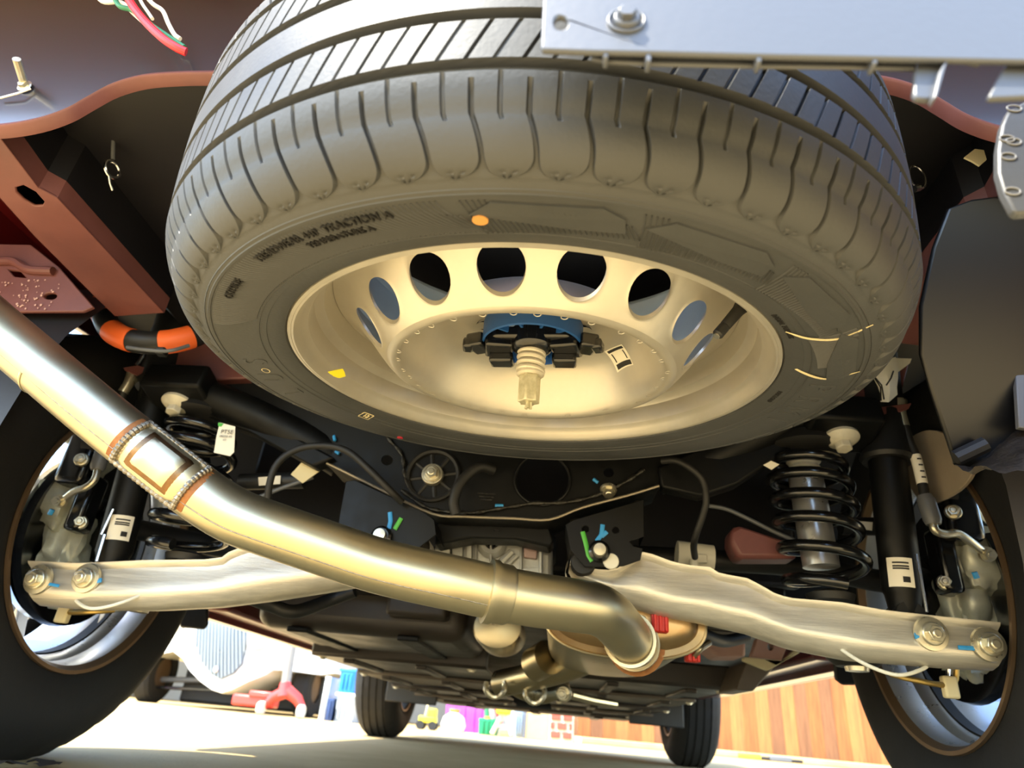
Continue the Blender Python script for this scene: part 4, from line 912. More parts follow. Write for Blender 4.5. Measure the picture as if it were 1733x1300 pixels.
# bright bump-stop tube inside / behind the right spring
bs = thing('bump_stop', 'bright metal tube standing inside the right coil spring', 'bump stop', at(1380, 960, -.12)); 
MB().tube([at(1362, 800, -.13), at(1390, 960, -.13)], .027, 24).build('metal_tube', MATS['alloy'], bs)
MB().lathe([(.010, 0), (.026, .006), (.022, .012), (.027, .018), (.022, .024), (.026, .03), (.01, .036)], Matrix.Translation(at(1362, 800, -.13)), 24).build('rubber_buffer', MATS['clip_white'], bs)
def shock(label, top, bot, Y, lab, rodx):
    a, b = at(*top, Y), at(*bot, Y); d = b-a; t = thing('shock_absorber', label, 'shock absorber', b)
    P = lambda f: a+d*f
    MB().tube([P(-.35), P(.0), P(.02), P(.235), P(.25), P(.27)], [.034, .034, .036, .037, .040, .036], 28).build('dust_cover', MATS['black_plastic'], t)
    MB().tube([P(.2), P(.9), P(.92), P(1.0)], [.0275, .0275, .024, .020], 28).build('damper_tube', MATS['black_paint'], t)
    MB().lathe([(.008, -.02), (.022, -.02), (.022, .02), (.008, .02)], frame(P(1.02), (0, 1, 0)), 20).build('lower_eye', MATS['black_rubber'], t)
    sx, sy, w, h, tilt = lab; c = at(sx, sy, Y); vd = (CAM-c).normalized(); dn = d.normalized(); vd = (vd-dn*vd.dot(dn)).normalized(); sd = dn.cross(vd)
    ctr = a+dn*((c-a).dot(dn)); g = []
    for i in range(9):
        an = -.62+1.24*i/8+tilt; g.append([ctr+dn*u+(vd*math.cos(an)+sd*math.sin(an))*.0281 for u in (-h/2, h/2)])
    lb = MB().grid(g).build('paper_label', MATS['white_paper'], t)
    for k, f in enumerate((-.32, -.2, -.12, .25)):
        g = []
        for i in range(7):
            an = -.42+.84*i/6*(.9 if k < 3 else .4)+tilt; g.append([ctr+dn*(h*f+u)+(vd*math.cos(an)+sd*math.sin(an))*.0284 for u in (-h*(.03 if k < 3 else .1), h*(.03 if k < 3 else .1))])
        MB().grid(g).build('label_print', MATS['black_ink'], lb)
    return t
shR = shock('black shock absorber with white label between coil spring and wheel', (1492, 700), (1532, 1040), -.165, (1511, 974, 22, .042, 0), 0)
shL = shock('black shock absorber with white label seen left of the exhaust pipe', (292, 560), (180, 985), -.165, (221, 899, 22, .040, 0), 0)
MB().tube([at(1551, 938, -.2), at(1568, 1036, -.2)], .0025, 8).build('steel_guide', MATS['bright_steel'], shR)
MB().tube([at(192, 862, -.2), at(172, 905, -.2)], .0022, 8).build('steel_guide', MATS['bright_steel'], shL); MB().tube([at(178, 905, -.2), at(164, 950, -.2)], .0028, 8).build('steel_guide', MATS['bright_steel'], shL)
# small labels on links
for (P, lb, Y) in (([(437, 808), (475, 805), (474, 819), (438, 822)], 'small white oval label on a black link behind the pipe bend', -.1), ([(1452, 882), (1477, 884), (1476, 898), (1450, 894)], 'small white label on a black link behind the coil spring', -.1)):
    t = thing('suspension_link', lb, 'suspension link', at(*P[0], Y)); c0 = at(P[0][0]-30, P[0][1]+8, Y+.016); c1 = at(P[1][0]+40, P[1][1]+8, Y+.016)
    MB().tube([c0, c1], .015, 16).build('link_rod', MATS['black_plastic'], t); MB().sheet([at(x, y, Y-.002) for x, y in P], .001).build('label', MATS['white_paper'], t)
t = tag(MB().sheet([at(x, y, -.14) for x, y in ((510, 783), (540, 798), (512, 818), (492, 803))], .0012).build('paper_tag', MATS['chalk']), 'tan diamond shaped paper tag behind the exhaust pipe bend', 'tag')
MB().sheet([at(x, y, -.105) for x, y in ((1237, 895), (1250, 888), (1345, 920), (1352, 945), (1250, 945), (1236, 920))], .05).build('floor_bracket', MATS['red_primer'], body, bevel=.01)
# ------------------------------------------------------------------ brake hoses, white tag
def hose(label, top, seq, lower, s):
    t = thing('brake_hose', label, 'brake hose', at(*seq[-1]))
    MB().tube([at(*p) for p in top], [.010, .0095, .0085, .0085, .007][:len(top)], 16).build('upper_fitting', MATS['zinc'], t)
    pts = spline([at(*p) for p in seq], 8); MB().tube(pts, .0072, 14).build('rubber_hose', MATS['black_rubber'], t)
    MB().tube([at(*p) for p in lower[0]], [.010, .0125, .0125, .010], 16).build('crimp_ferrule', MATS['grey_plastic'], t)
    MB().tube(spline([at(*p) for p in lower[1]], 6), .006, 12).build('metal_line', MATS['zinc'], t)
    mb = MB(); bolt(mb, at(*lower[1][-1]), (0, -1, -.3), .009, .014, 1.3); mb.build('banjo_bolt', MATS['zinc'], t)
    return t, pts
h1, pts = hose('brake hose with white printed sleeve hanging beside the black shock absorber', [(1524, 678, -.19), (1523, 692, -.19), (1524, 700, -.19), (1530, 722, -.19)], [(1529, 715, -.19), (1538, 745, -.19), (1550, 775, -.19), (1560, 815, -.19), (1566, 845, -.19)], ([(1564, 838, -.19), (1567, 846, -.19), (1578, 880, -.19), (1580, 888, -.19)], [(1578, 880, -.19), (1583, 898, -.19), (1600, 904, -.185), (1620, 903, -.18), (1640, 915, -.17), (1668, 938, -.15)]), 1)
k0 = int(len(pts)*.46); k1 = int(len(pts)*.80)
sl_ = MB().tube(pts[k0:k1], .0079, 14).build('printed_sleeve', MATS['white_paper'], h1)
for k in range(k0+2, k1-1, 2): c = pts[k]; MB().box(c+V((0, -.008, 0)), (.006, .0012, .0022)).build('sleeve_print', MATS['black_ink'], sl_)
h2, pts = hose('brake hose with bright pin dropping behind the exhaust pipe top', [(225, 630, -.19), (222, 640, -.19), (216, 652, -.19), (208, 664, -.19)], [(210, 660, -.19), (200, 690, -.18), (188, 730, -.17), (175, 760, -.165)], ([(176, 752, -.165), (174, 764, -.165), (166, 790, -.165), (164, 796, -.165)], [(166, 790, -.165), (160, 812, -.165), (145, 825, -.165), (125, 832, -.16), (105, 848, -.15)]), -1)
MB().tube([at(247, 592, -.2), at(237, 610, -.2), at(230, 618, -.2)], .0035, 8).build('bright_pin', MATS['bright_steel'], h2)
wt = thing('paper_hang_tag', 'folded white printed paper tag tied beside the spare tyre', 'tag', at(1503, 680, -.26))
A = [[(1468, 625), (1490, 612), (1516, 604)], [(1478, 640), (1500, 632), (1520, 622)], [(1486, 655), (1505, 645), (1520, 640)], [(1490, 668), (1506, 664), (1518, 655)], [(1490, 680), (1504, 681), (1519, 668)]]
MB().grid(spline_rows := [[at(x, y, -.26+(-.012 if j == 1 else 0)) for j, (x, y) in enumerate(r)] for r in A]).build('tag_front', MATS['white_paper'], wt, smooth=60)
MB().grid([[at(1512, 606, -.255), at(1543, 607, -.25)], [at(1517, 632, -.255), at(1540, 615, -.25)]]).build('tag_back', MATS['white_paper'], wt)
for L in ([(1475, 632), (1492, 652), (1496, 676)], [(1480, 640), (1490, 655), (1491, 678)], [(1500, 652), (1508, 640), (1512, 628)]): MB().tube([at(x, y, -.272) for x, y in L], .0011, 6).build('tag_print', MATS['black_ink'], wt)
# ------------------------------------------------------------------ wheels
def road_wheel(label, s, Yc, R=.380, inner_lines=True, group=None):
    M_ = Matrix(((0, 0, s, s*.83), (0, 1, 0, Yc), (-1 if s > 0 else 1, 0, 0, R-.006), (0, 0, 0, 1)))   # local Z points outboard
    if s > 0: M_ = Matrix(((0, 0, 1, .83), (0, 1, 0, Yc), (-1, 0, 0, R-.006), (0, 0, 0, 1)))
    else: M_ = Matrix(((0, 0, -1, -.83), (0, 1, 0, Yc), (1, 0, 0, R-.006), (0, 0, 0, 1)))
    t = thing('road_wheel', label, 'wheel', M=M_)
    hw = .1125
    half = [(.236, -.100), (.245, -.106), (.262, -.113), (.285, -.1175), (.305, -.118), (.322, -.114), (.338, -.106), (.350, -.098), (.358, -.089), (.365, -.080), (.371, -.070)]
    n = 120; rows = []
    def rg(r, z, cut=0): return [((r-(cut if (k % 3 == 0) else 0))*math.cos(2*PI*k/n), (r-(cut if (k % 3 == 0) else 0))*math.sin(2*PI*k/n), z) for k in range(n)]
    for r, z in half: rows.append(rg(r, z, .003 if r > .345 else 0))
    for g in (-.055, -.019, .019, .055):
        for z, d in ((g-.006, 0), (g-.005, .007), (g+.005, .007), (g+.006, 0)): rows.append(rg(R-.0045*(z/.09)**2-d, z, .0025 if d == 0 else 0))
    for r, z in reversed(half): rows.append(rg(r, -z+(.05 if Yc < 1 else 0), .003 if r > .345 else 0))
    tr = MB().grid(rows, cu=True).build('tire', MATS['rubber'], t, local=True, smooth=42)
    bp = [(.2365, -.098), (.2405, -.104), (.2395, -.109), (.2335, -.1085), (.2305, -.103), (.2265, -.096), (.2235, -.085), (.2225, -.055), (.2155, -.046), (.2125, -.03), (.2125, .0), (.212, .05), (.214, .085), (.2225, .095), (.2335, .104), (.2395, .108), (.2405, .103)]
    MB().lathe(bp[:6], seg=96).build('inner_lip', MATS['rim_brown'], t, local=True, label='dull brown inner rim lip')
    MB().lathe(bp[5:], seg=96).build('barrel', MATS['alloy'], t, local=True)
    sd = MB().lathe([(.2130, -.034), (.2105, -.032), (.2105, -.012), (.2130, -.010)], seg=80).build('barrel_band', MATS['black_rubber'], t, local=True, label='dark balance weight strip around the barrel')
    for k in range(5):
        a = 2*PI*k/5+.3
        for d in (-.16, .16):
            rows = []
            for f in (0, .2, .5, .8, 1):
                r = .05+(.213-.05)*f; an = a+d*(1-f*.15)*(.6+.4*f); w = .017-.003*f; z = .062+.028*f
                c = V((r*math.cos(an), r*math.sin(an), z)); tn = V((-math.sin(an), math.cos(an), 0))
                rows.append([c-tn*w+V((0, 0, -.012)), c+tn*w+V((0, 0, -.012)), c+tn*w*.7+V((0, 0, .016)), c-tn*w*.7+V((0, 0, .016))])
            MB().grid(rows, cu=True).build('spoke', MATS['alloy'], t, local=True, bevel=.003)
    hub = MB().lathe([(0, .045), (.07, .045), (.075, .055), (.07, .09), (.03, .098), (0, .098)], seg=40).build('hub', MATS['alloy'], t, local=True)
    MB().box((.2285, 0, -.1), (.006, .03, .016), Matrix.Rotation(PI+.75 if s > 0 else .1-.2, 4, 'Z')).build('balance_weight', mat('weight_grey', '8d8574', .5, .4), t, local=True, bevel=.002)
    return t
road_wheel('left rear wheel with bare alloy barrel behind the aluminium arm end', -1, 0)
road_wheel('right rear wheel with bare alloy barrel below the dark bumper skin', 1, 0)
road_wheel('left front wheel far ahead beside the blue and grey bins', -1, 2.85)
road_wheel('right front wheel far ahead in front of the wooden fence', 1, 2.85)
# ------------------------------------------------------------------ hubs: knuckle, rotor, caliper
for s, side in ((-1, 'left'), (1, 'right')):
    mx = lambda p: V((p[0]*s, p[1], p[2]))
    t = thing('hub_knuckle', 'cast %s rear hub carrier with brake disc and caliper inside the wheel' % side, 'brake', mx((.74, 0, .37)))
    MB().lathe([(.06, 0), (.150, 0), (.150, .012), (.06, .012)], frame(mx((.800, 0, .366)), (s, 0, 0)), 60).build('brake_disc', MATS['bright_steel'], t)
    MB().lathe([(.05, .012), (.135, .006), (.155, -.004), (.158, .01)], frame(mx((.775, 0, .366)), (s, 0, 0)), 48).build('dust_shield', MATS['black_metal'], t)
    MB().lathe([(0, -.02), (.05, -.02), (.055, .0), (.055, .05), (0, .05)], frame(mx((.725, 0, .366)), (s, 0, 0)), 32).build('bearing_hub', MATS['black_metal'], t)
    # cast carrier: knobbly casting reaching up and down, black caliper beside it
    mb = MB()
    for k, (p, r_) in enumerate((((.765, -.09, .49), (.035, .03, .06)), ((.77, -.10, .41), (.04, .03, .05)), ((.755, -.07, .34), (.035, .035, .05)), ((.745, -.05, .28), (.025, .03, .04)), ((.785, -.11, .55), (.03, .03, .04)))): lump(mb, mx(p), r_, k+1+(3 if s > 0 else 0), .5)
    mb.build('cast_carrier', mat('cast_pale', 'c9cbbb', .42, .35, var=.15, vs=25, bump=.08, bs=150), t, smooth=60)
    c = mx((.735, -.135, .475)); MB().box(c, (.055, .05, .10)).build('caliper_body', MATS['black_metal'], t, bevel=.012, seg=3)
    MB().tube([mx((.70, -.15, .545)), mx((.765, -.15, .55))], .026, 20).build('caliper_motor', MATS['black_plastic'], t, bevel=.006)
    MB().tube([mx((.70, -.15, .50)), mx((.73, -.15, .50))], .016, 16).build('slide_boot', MATS['black_rubber'], t)
    MB().box(mx((.71, -.12, .40)), (.03, .04, .10)).build('caliper_bracket', MATS['black_metal'], t, bevel=.008)
    for p in ((.715, -.165, .465), (.70, -.13, .365)):
        mb = MB(); bolt(mb, mx(p), (-s*.5, -1, 0), .0085, .014, 1.4); mb.build('carrier_bolt', MATS['zinc'], t, bevel=.001)
        MB().tube([mx(p), mx((p[0]+.03, p[1]+.05, p[2]))], .012, 12).build('bolt_boss', MATS['black_metal'], t)
    MB().tube([mx((.715, -.185, .362)), mx((.712, -.187, .37))], .004, 8).build('paint_mark', MATS['blue_paint'], t)
    # lower ball joint boot and wiring loop beneath the arm
    bt = thing('ball_joint', 'black rubber ball joint boot under the %s aluminium arm' % side, 'ball joint', mx((.60, -.13, .25)))
    MB().lathe([(0, -.022), (.028, -.022), (.040, -.012), (.043, 0), (.036, .012), (.040, .020), (.02, .034)], Matrix.Translation(mx((.56, -.11, .26))), 32).build('boot', MATS['black_rubber'], bt); MB().lathe([(0, -.03), (.016, -.03), (.018, -.02)], Matrix.Translation(mx((.56, -.11, .262))), 20).build('stud', MATS['zinc'], bt)
    pts = spline([mx(p) for p in ((.50, -.17, .265), (.53, -.2, .235), (.57, -.205, .222), (.61, -.19, .232), (.65, -.15, .25))], 6)
    tag(MB().tube(pts, .0025, 8).build('sensor_wire', MATS['clip_white']), 'thin pale sensor wire looping under the %s aluminium arm' % side, 'wire')
    pts = spline([mx(p) for p in ((.70, -.12, .30), (.705, -.1, .245), (.69, -.1, .225), (.64, -.1, .228), (.62, -.08, .235))], 6)
    hb = thing('parking_brake_cable', 'brass coloured brake line clipped under the %s arm outer end' % side, 'brake line', mx((.69, -.1, .225)))
    MB().tube(pts, .004, 8).build('line', mat('brass', 'b59a5a', .35, .8), hb); MB().tube([p+V((0, .02, .004)) for p in pts], .003, 8).build('line', MATS['bright_steel'], hb)
    MB().box(mx((.692, -.098, .222)), (.02, .014, .03)).build('tan_clip', MATS['chalk'], hb, bevel=.003)
    # mud flap behind the arm
    fl_ = ((300, 1005), (350, 1005), (350, 1056), (343, 1065), (304, 1062)) if s < 0 else ((1405, 1090), (1411, 1150), (1424, 1160), (1460, 1160), (1460, 1090))
    tag(MB().sheet([at(x, y, .42) for x, y in fl_], .012).build('mud_flap', MATS['black_plastic'], bevel=.004), 'black rubber flap hanging ahead of the %s rear wheel' % side, 'flap')
# ------------------------------------------------------------------ undertrays and tank
mat('tray', '332c26', .42, var=.25, vs=7, rv=.1, bump=.08, bs=90)
mat('tray_tan', '5a5045', .5, var=.2, vs=9, bump=.06, bs=90)
tank = thing('fuel_tank', 'black plastic fuel tank shell under the car on the left half', 'fuel tank', (-.3, .6, .24))
MB().box((-.34, .60, .335), (.50, .44, .12)).build('tank_shell', MATS['tray'], tank, bevel=.035, seg=4)
for x in (-.48, -.22): MB().box((x, .60, .274), (.05, .44, .012)).build('tank_strap', MATS['black_paint'], tank, bevel=.003)
MB().box((-.2, .36, .34), (.14, .06, .05)).build('tank_flange', MATS['tray'], tank, bevel=.01)
can = tag(MB().grid([[V((-.01+hx*math.cos(2*PI*k/28), .28+q, .302+hz*math.sin(2*PI*k/28))) for k in range(28)] for q, hx, hz in ((0, .001, .001), (.001, .03, .03), (.005, .05, .042), (.03, .055, .046), (.16, .055, .046), (.18, .03, .03), (.181, .001, .001))], cu=True).build('heat_shield_can', MATS['muffler_steel']), 'dull metal canister tucked above the exhaust behind the tank', 'canister')
for s, lb in ((-1, 'long ribbed dark undertray panel on the tank side of the exhaust'), (1, 'long ribbed dark undertray panel on the muffler side of the exhaust')):
    t = thing('undertray_panel', lb, 'undertray', (s*.38, 1.9, .2))
    x0, x1 = (.08, .60)
    for i, (y0, y1, z) in enumerate(((.84, 1.32, .252), (1.33, 1.86, .238), (1.87, 2.36, .222), (2.37, 2.75, .208))):
        MB().box((s*(x0+x1)/2, (y0+y1)/2, z+.006), (x1-x0-.01*i, y1-y0, .012)).build('tray_section', MATS['tray' if i % 2 == 0 else 'tray_tan'], t, bevel=.004)
        for q in (.2, .42): MB().box((s*(x0+q), (y0+y1)/2, z-.004), (.035, (y1-y0)*.8, .014)).build('tray_rib', MATS['tray'], t, bevel=.005)
        for q in (.05, .5):
            mb = MB(); bolt(mb, (s*(x0+q), y0+.05, z), (0, 0, -1), .009, .006, 1.6, 14); mb.build('tray_screw', MATS['zinc'], t)
    MB().box((s*.34, .85, .285), (.52, .03, .06)).build('tray_front_wall', MATS['tray'], t, bevel=.006)
t = thing('engine_undercover', 'wide dark engine undercover between the two front wheels', 'undertray', (0, 3.0, .2))
MB().box((0, 3.1, .20), (1.1, .7, .012)).build('cover_panel', MATS['tray_tan'], t, bevel=.004)
for x in (-.35, 0, .35): MB().box((x, 3.1, .192), (.05, .6, .012)).build('cover_rib', MATS['tray'], t, bevel=.004)
for s in (-1, 1):
    t = thing('front_suspension_arm', 'dark front suspension arm reaching the %s front wheel' % ('left' if s < 0 else 'right'), 'suspension arm', (s*.5, 2.85, .24))
    MB().tube(spline([(s*.30, 2.75, .26), (s*.5, 2.8, .235), (s*.68, 2.85, .23)], 5), .025, 14).build('arm_tube', MATS['black_paint'], t)
    MB().lathe([(.05, 0), (.15, 0), (.15, .01), (.05, .01)], frame((s*.78, 2.85, .366), (s, 0, 0)), 40).build('brake_disc', MATS['alloy'], t)
    t = tag(MB().box((s*.60, 2.38, .27), (.26, .012, .20)).build('splash_flap', MATS['black_plastic'], bevel=.01), 'black splash flap ahead of the %s sill by the front wheel' % ('left' if s < 0 else 'right'), 'flap')
# right: jacking bracket, floor details
t = thing('jacking_bracket', 'pale pink floor bracket with oval hole beside the right sill', 'bracket', at(1310, 1090, .45))
YJ = .45
MB().prism(pz([(1282, 1080), (1335, 1088), (1322, 1118), (1272, 1112)], YJ), .03, mxz(YJ), [pz([(1304+5*math.cos(a), 1094+7*math.sin(a)) for a in [2*PI*k/14 for k in range(14)]], YJ)]).build('bracket_face', mat('pink_primer', 'b58f84', .5, var=.15), t, bevel=.003)
MB().sheet([at(x, y, YJ-.02) for x, y in ((1258, 1112), (1325, 1118), (1345, 1100), (1355, 1104), (1300, 1135), (1258, 1118))], .02).build('bracket_lip', MATS['chalk'], t, bevel=.003)
MB().sheet([at(x, y, YJ+.05) for x, y in ((1180, 1085), (1262, 1085), (1262, 1112), (1215, 1112))], .1).build('bracket_wing', MATS['pink_primer'], t, bevel=.006)
MB().sheet([at(x, y, .62) for x, y in ((1262, 1120), (1310, 1130), (1275, 1170), (1245, 1168))], .2).build('tray_end', MATS['tray_tan'], t, bevel=.004)
cable('harness_tube', 'black corrugated hose behind the muffler below the aluminium arm', [(1130, 1045, .05), (1160, 1062, .08), (1190, 1075, .12), (1225, 1085, .2), (1262, 1078, .25)], .012, 'black_plastic')
cable('harness_tube', 'black corrugated hose looping below the exhaust pipe on the tank side', [(420, 1010, -.05), (460, 1025, -.02), (500, 1035, .0), (560, 1015, .05), (600, 1000, .05)], .012, 'black_plastic')
# ------------------------------------------------------------------ background
# wooden fence
mat('fence_wood', '9a5c2c', .75, var=.25, vs=5, col2='74431f', bump=.15, bs=30, aniso=(8, 8, .6)); mat('fence_wood_b', 'a86c38', .75, col2='82502a', vs=5, bump=.15, bs=30, aniso=(8, 8, .6)); mat('fence_wood_c', '7c5434', .75, col2='5e3c22', vs=5, bump=.15, bs=30, aniso=(8, 8, .6))
fn = thing('wooden_fence', 'tall warm brown wooden board fence along the far side of the driveway', 'fence', (2, 7.3, 0))
x = -.35; k = 0
while x < 7.4:
    w = random.uniform(.135, .15)
    MB().box((x+w/2, 7.3+random.uniform(-.006, .006), .92), (w-.001, .02, 1.80)).build('board', MATS[('fence_wood', 'fence_wood_b', 'fence_wood_c')[(k*7+k//3) % 3]], fn); x += w; k += 1
for z in (.35, 1.0, 1.6): MB().box((3.5, 7.335, z), (7.8, .04, .09)).build('rail', MATS['fence_wood_c'], fn)
kb = MB().box((3.2, 7.05, .03), (7.4, .22, .06)).build('garden_kerb', MATS['concrete'], bevel=.01); tag(kb, 'pale concrete kerb strip along the foot of the wooden fence', 'kerb')
# garage opening far left: dark interior and walls
mat('garage_dark', '3a3632', .9); mat('garage_wall', 'b5aea2', .9)
gt = tag(thing('wall_garage', None, None, (-3, 9.5, 0)), kind='structure')
MB().box((-4.0, 11.2, 1.3), (6.6, .1, 2.6)).build('back_panel', MATS['garage_wall'], gt); MB().box((-4.0, 9.5, 2.65), (6.6, 3.6, .1)).build('header', MATS['garage_wall'], gt)
for x in (-7.3, -.7): MB().box((x, 9.5, 1.3), (.1, 3.5, 2.6)).build('side_panel', MATS['garage_wall'], gt)
# white vintage car
mat('white_car', 'd9d9d2', .25, coat=.5); mat('grille_bar', '6d757b', .4, .3)
YW = 6.2
wc = thing('white_vintage_car', 'white vintage car with pointed shield grille parked nose out', 'car', at(400, 1180, YW))
out = [(255, 1060), (255, 1110), (282, 1106), (310, 1106), (335, 1120), (350, 1140), (370, 1158), (390, 1172), (405, 1177), (420, 1172), (445, 1158), (470, 1146), (480, 1138), (500, 1138), (520, 1140), (545, 1143), (568, 1140), (572, 1120), (560, 1085), (520, 1040), (470, 1000), (350, 1000)]
c0 = at(405, 1100, YW); rows = []
pts2 = [at(x, y, YW) for x, y in out]
cen = V((c0.x, 0, 0))
def nose(p, f):                                                      # the prow bulges towards us in the middle
    u = (p.x-c0.x)/.9; return V((p.x, YW-.42*max(0, 1-u*u)*(1-f)+f*1.6, p.z))
rows = [[nose(c0.lerp(p, q), 0) if q < 1 else nose(p, 0) for p in pts2] for q in (.02, .25, .5, .75, .92, .985)]
rows += [[nose(p, 0)+V((0, .03, 0)) for p in pts2], [nose(p, .3) for p in pts2], [nose(p, 1) for p in pts2]]
MB().grid(rows, cu=True).build('body_shell', MATS['white_car'], wc, smooth=50)
gp = [(361, 1040), (444, 1062), (444, 1100), (438, 1130), (425, 1146), (405, 1156), (390, 1148), (372, 1128), (360, 1100)]
G3 = [at(x, y, YW) for x, y in gp]
gc = sum(G3, V())/len(G3)
MB().grid([[nose(gc.lerp(p, q), 0)+V((0, -.02, 0)) for p in G3] for q in (.02, .5, .95)]+[[nose(p, 0)+V((0, .01, 0)) for p in G3]], cu=True).build('grille_shield', MATS['grille_bar'], wc, smooth=40)
for k in range(15):
    x = 363+k*5.6; ytop = 1040+(x-361)*.26; ybot = interp([360, 372, 390, 405, 425, 438, 444], [1100, 1128, 1148, 1156, 1146, 1130, 1100], x)-3
    L = [nose(at(x, ytop+(ybot-ytop)*f, YW), 0)+V((0, -.035, 0)) for f in (0, .33, .66, 1)]
    MB().tube(L, .006, 6).build('grille_bar', mat('grille_rib', '9aa2a8', .4, .5), wc)
MB().lathe([(0, .012), (.022, .012), (.03, 0)], frame(nose(at(399, 1139, YW), 0)+V((0, -.045, 0)), (0, -1, 0)), 16).build('crank_hole_cover', MATS['alloy'], wc)
for x in (322, 460):
    c = nose(at(x, 1060 if x < 400 else 1092, YW), 0); MB().lathe([(0, .10), (.05, .08), (.085, .03), (.09, 0)], frame(c, (0, -1, 0)), 24).build('headlamp', MATS['white_car'], wc)
for i, (x, y) in enumerate(((255, 1170), (520, 1178))):
    c = at(x, y, YW+.35); cc = V((c.x, c.y, .30)); w = MB().lathe([(.16, -.09), (.28, -.09), (.31, -.06), (.315, 0), (.31, .06), (.28, .09), (.16, .09)], frame(cc, (1, .0, 0)), 48).build('front_tire', MATS['rubber'], wc)
    MB().lathe([(0, -.05), (.16, -.07), (.165, .07), (0, .05)], frame(cc, (1, 0, 0)), 32).build('wheel_disc', MATS['rim_brown'], wc)
MB().tube([at(262, 1150, YW+.4), at(400, 1152, YW+.4), at(520, 1175, YW+.4)], .03, 12).build('front_axle', MATS['grey_plastic'], wc)
MB().tube([at(262, 1163, YW+.3), at(430, 1172, YW+.3)], .018, 10).build('steering_link', MATS['black_metal'], wc)
MB().box((c0.x+.02, YW+1.05, .385), (1.62, 1.1, .70)).build('chassis', MATS['black_rubber'], wc, bevel=.03)  # black block stands for the shade beneath the car and in its wheel wells
# red trolley jack with grey post
YJ2 = 5.6
jk = thing('trolley_jack', 'red trolley jack with grey post standing in front of the white car', 'jack', V((at(480, 1200, YJ2).x, YJ2, 0)))
jx = at(480, 1200, YJ2).x
mat('jack_red', 'c4342c', .4, coat=.3); mat('post_grey', '8f8a84', .4, .4)
P = at(482, 1165, YJ2); MB().tube([at(500, 1060, YJ2), at(491, 1110, YJ2), at(483, 1160, YJ2)], .045, 18).build('post', MATS['post_grey'], jk)
MB().tube([at(483, 1155, YJ2), at(482, 1178, YJ2)], [.05, .075], 16).build('post_socket', MATS['jack_red'], jk)
for dx in (-.20, .19):
    MB().tube([V((jx, YJ2, .22)), V((jx+dx*.6, YJ2, .16)), V((jx+dx, YJ2, .07))], [.06, .05, .035], 12).build('leg', MATS['jack_red'], jk)
    w = MB().lathe([(0, -.03), (.05, -.03), (.058, -.02), (.058, .02), (.05, .03), (0, .03)], frame((jx+dx, YJ2-.05, .058), (1, 0, 0)), 24).build('caster', MATS['clip_white'], jk)
MB().box((jx-.33, YJ2+.1, .11), (.42, .16, .10)).build('side_frame', MATS['jack_red'], jk, bevel=.02); MB().box((jx-.25, YJ2+.05, .17), (.25, .1, .06)).build('lift_arm', MATS['jack_red'], jk, bevel=.015)
# bins
mat('bin_blue', '1f7fd6', .4); mat('bin_grey', 'aab4bc', .5, var=.1); mat('bin_dark', '27406e', .5); mat('pale_lid', 'd6dde2', .5)
def bin_(name, label, px0, px1, pyt, pyb, Y, m, lid=None, rest=None, depth=.35, ribs=3):
    a = at(px0, pyb, Y); b = at(px1, pyt, Y); z0 = max(0, a.z) if rest is None else rest; z1 = b.z
    x0, x1 = a.x, b.x; t = thing(name, label, 'storage bin', ((x0+x1)/2, Y+depth/2, z0))
    rows = []
    for z, q in ((z0, .04), (z0+.01, .03), (z1-.03, .0), (z1-.025, -.015), (z1, -.015), (z1, .01), (z0+.02, .05)):
        rows.append([(x+(x1-x0)/2+x0-(0), Y+depth/2+y, z) for x, y in rrect(x1-x0-2*q*(x1-x0), depth-2*q*depth, .03)])
    MB().grid(rows, cu=True).build('tub', MATS[m], t); MB().box(((x0+x1)/2, Y+depth/2, z0+.008), ((x1-x0)*.92, depth*.92, .016)).build('tub_floor', MATS[m], t)
    for k in range(ribs): MB().box((x0+(x1-x0)*(k+1)/(ribs+1), Y-.004, (z0+z1)/2), (.012, .02, (z1-z0)*.75)).build('rib', MATS[m], t, bevel=.003)
    if lid: MB().box(((x0+x1)/2, Y+depth/2, z1+.012), (x1-x0+.03, depth+.03, .03)).build('lid', MATS[lid], t, bevel=.008)
    return z1
zt = bin_('storage_bin', 'grey ribbed storage bin below the bright blue bin', 560, 602, 1180, 1232, 5.75, 'bin_grey', 'pale_lid', 0)
bin_('storage_bin', 'bright blue storage bin stacked on the grey ribbed bin', 569, 603, 1138, 1178, 5.77, 'bin_blue', 'bin_blue', zt+.028)
bin_('storage_bin', 'pale stacked bins between jack and blue bin', 540, 557, 1145, 1228, 5.8, 'pale_lid', None, 0)
bin_('storage_bin', 'narrow dark blue bin beside the pale stacked bin', 553, 561, 1182, 1226, 5.7, 'bin_dark', None, 0, .3, 1)
bin_('storage_bin', 'magenta plastic tub with white toy bag beside it', 750, 820, 1192, 1232, 6.8, mat('magenta', 'b84fc0', .45, var=.15, vs=12).name, None, 0, .5)
bin_('storage_bin', 'purple tub seen through the left rear wheel spokes', 36, 62, 1052, 1075, 5.0, mat('purple', 'a030c8', .45).name, None, 0)
bin_('storage_bin', 'teal green low tray under the toy tools', 808, 842, 1218, 1243, 6.3, mat('teal', '14865e', .5).name, None, 0, .3)
bin_('storage_bin', 'pale blue grey drum next to the tan board', 868, 888, 1205, 1247, 6.7, mat('drum', '8fa3b5', .5).name, None, 0, .3)
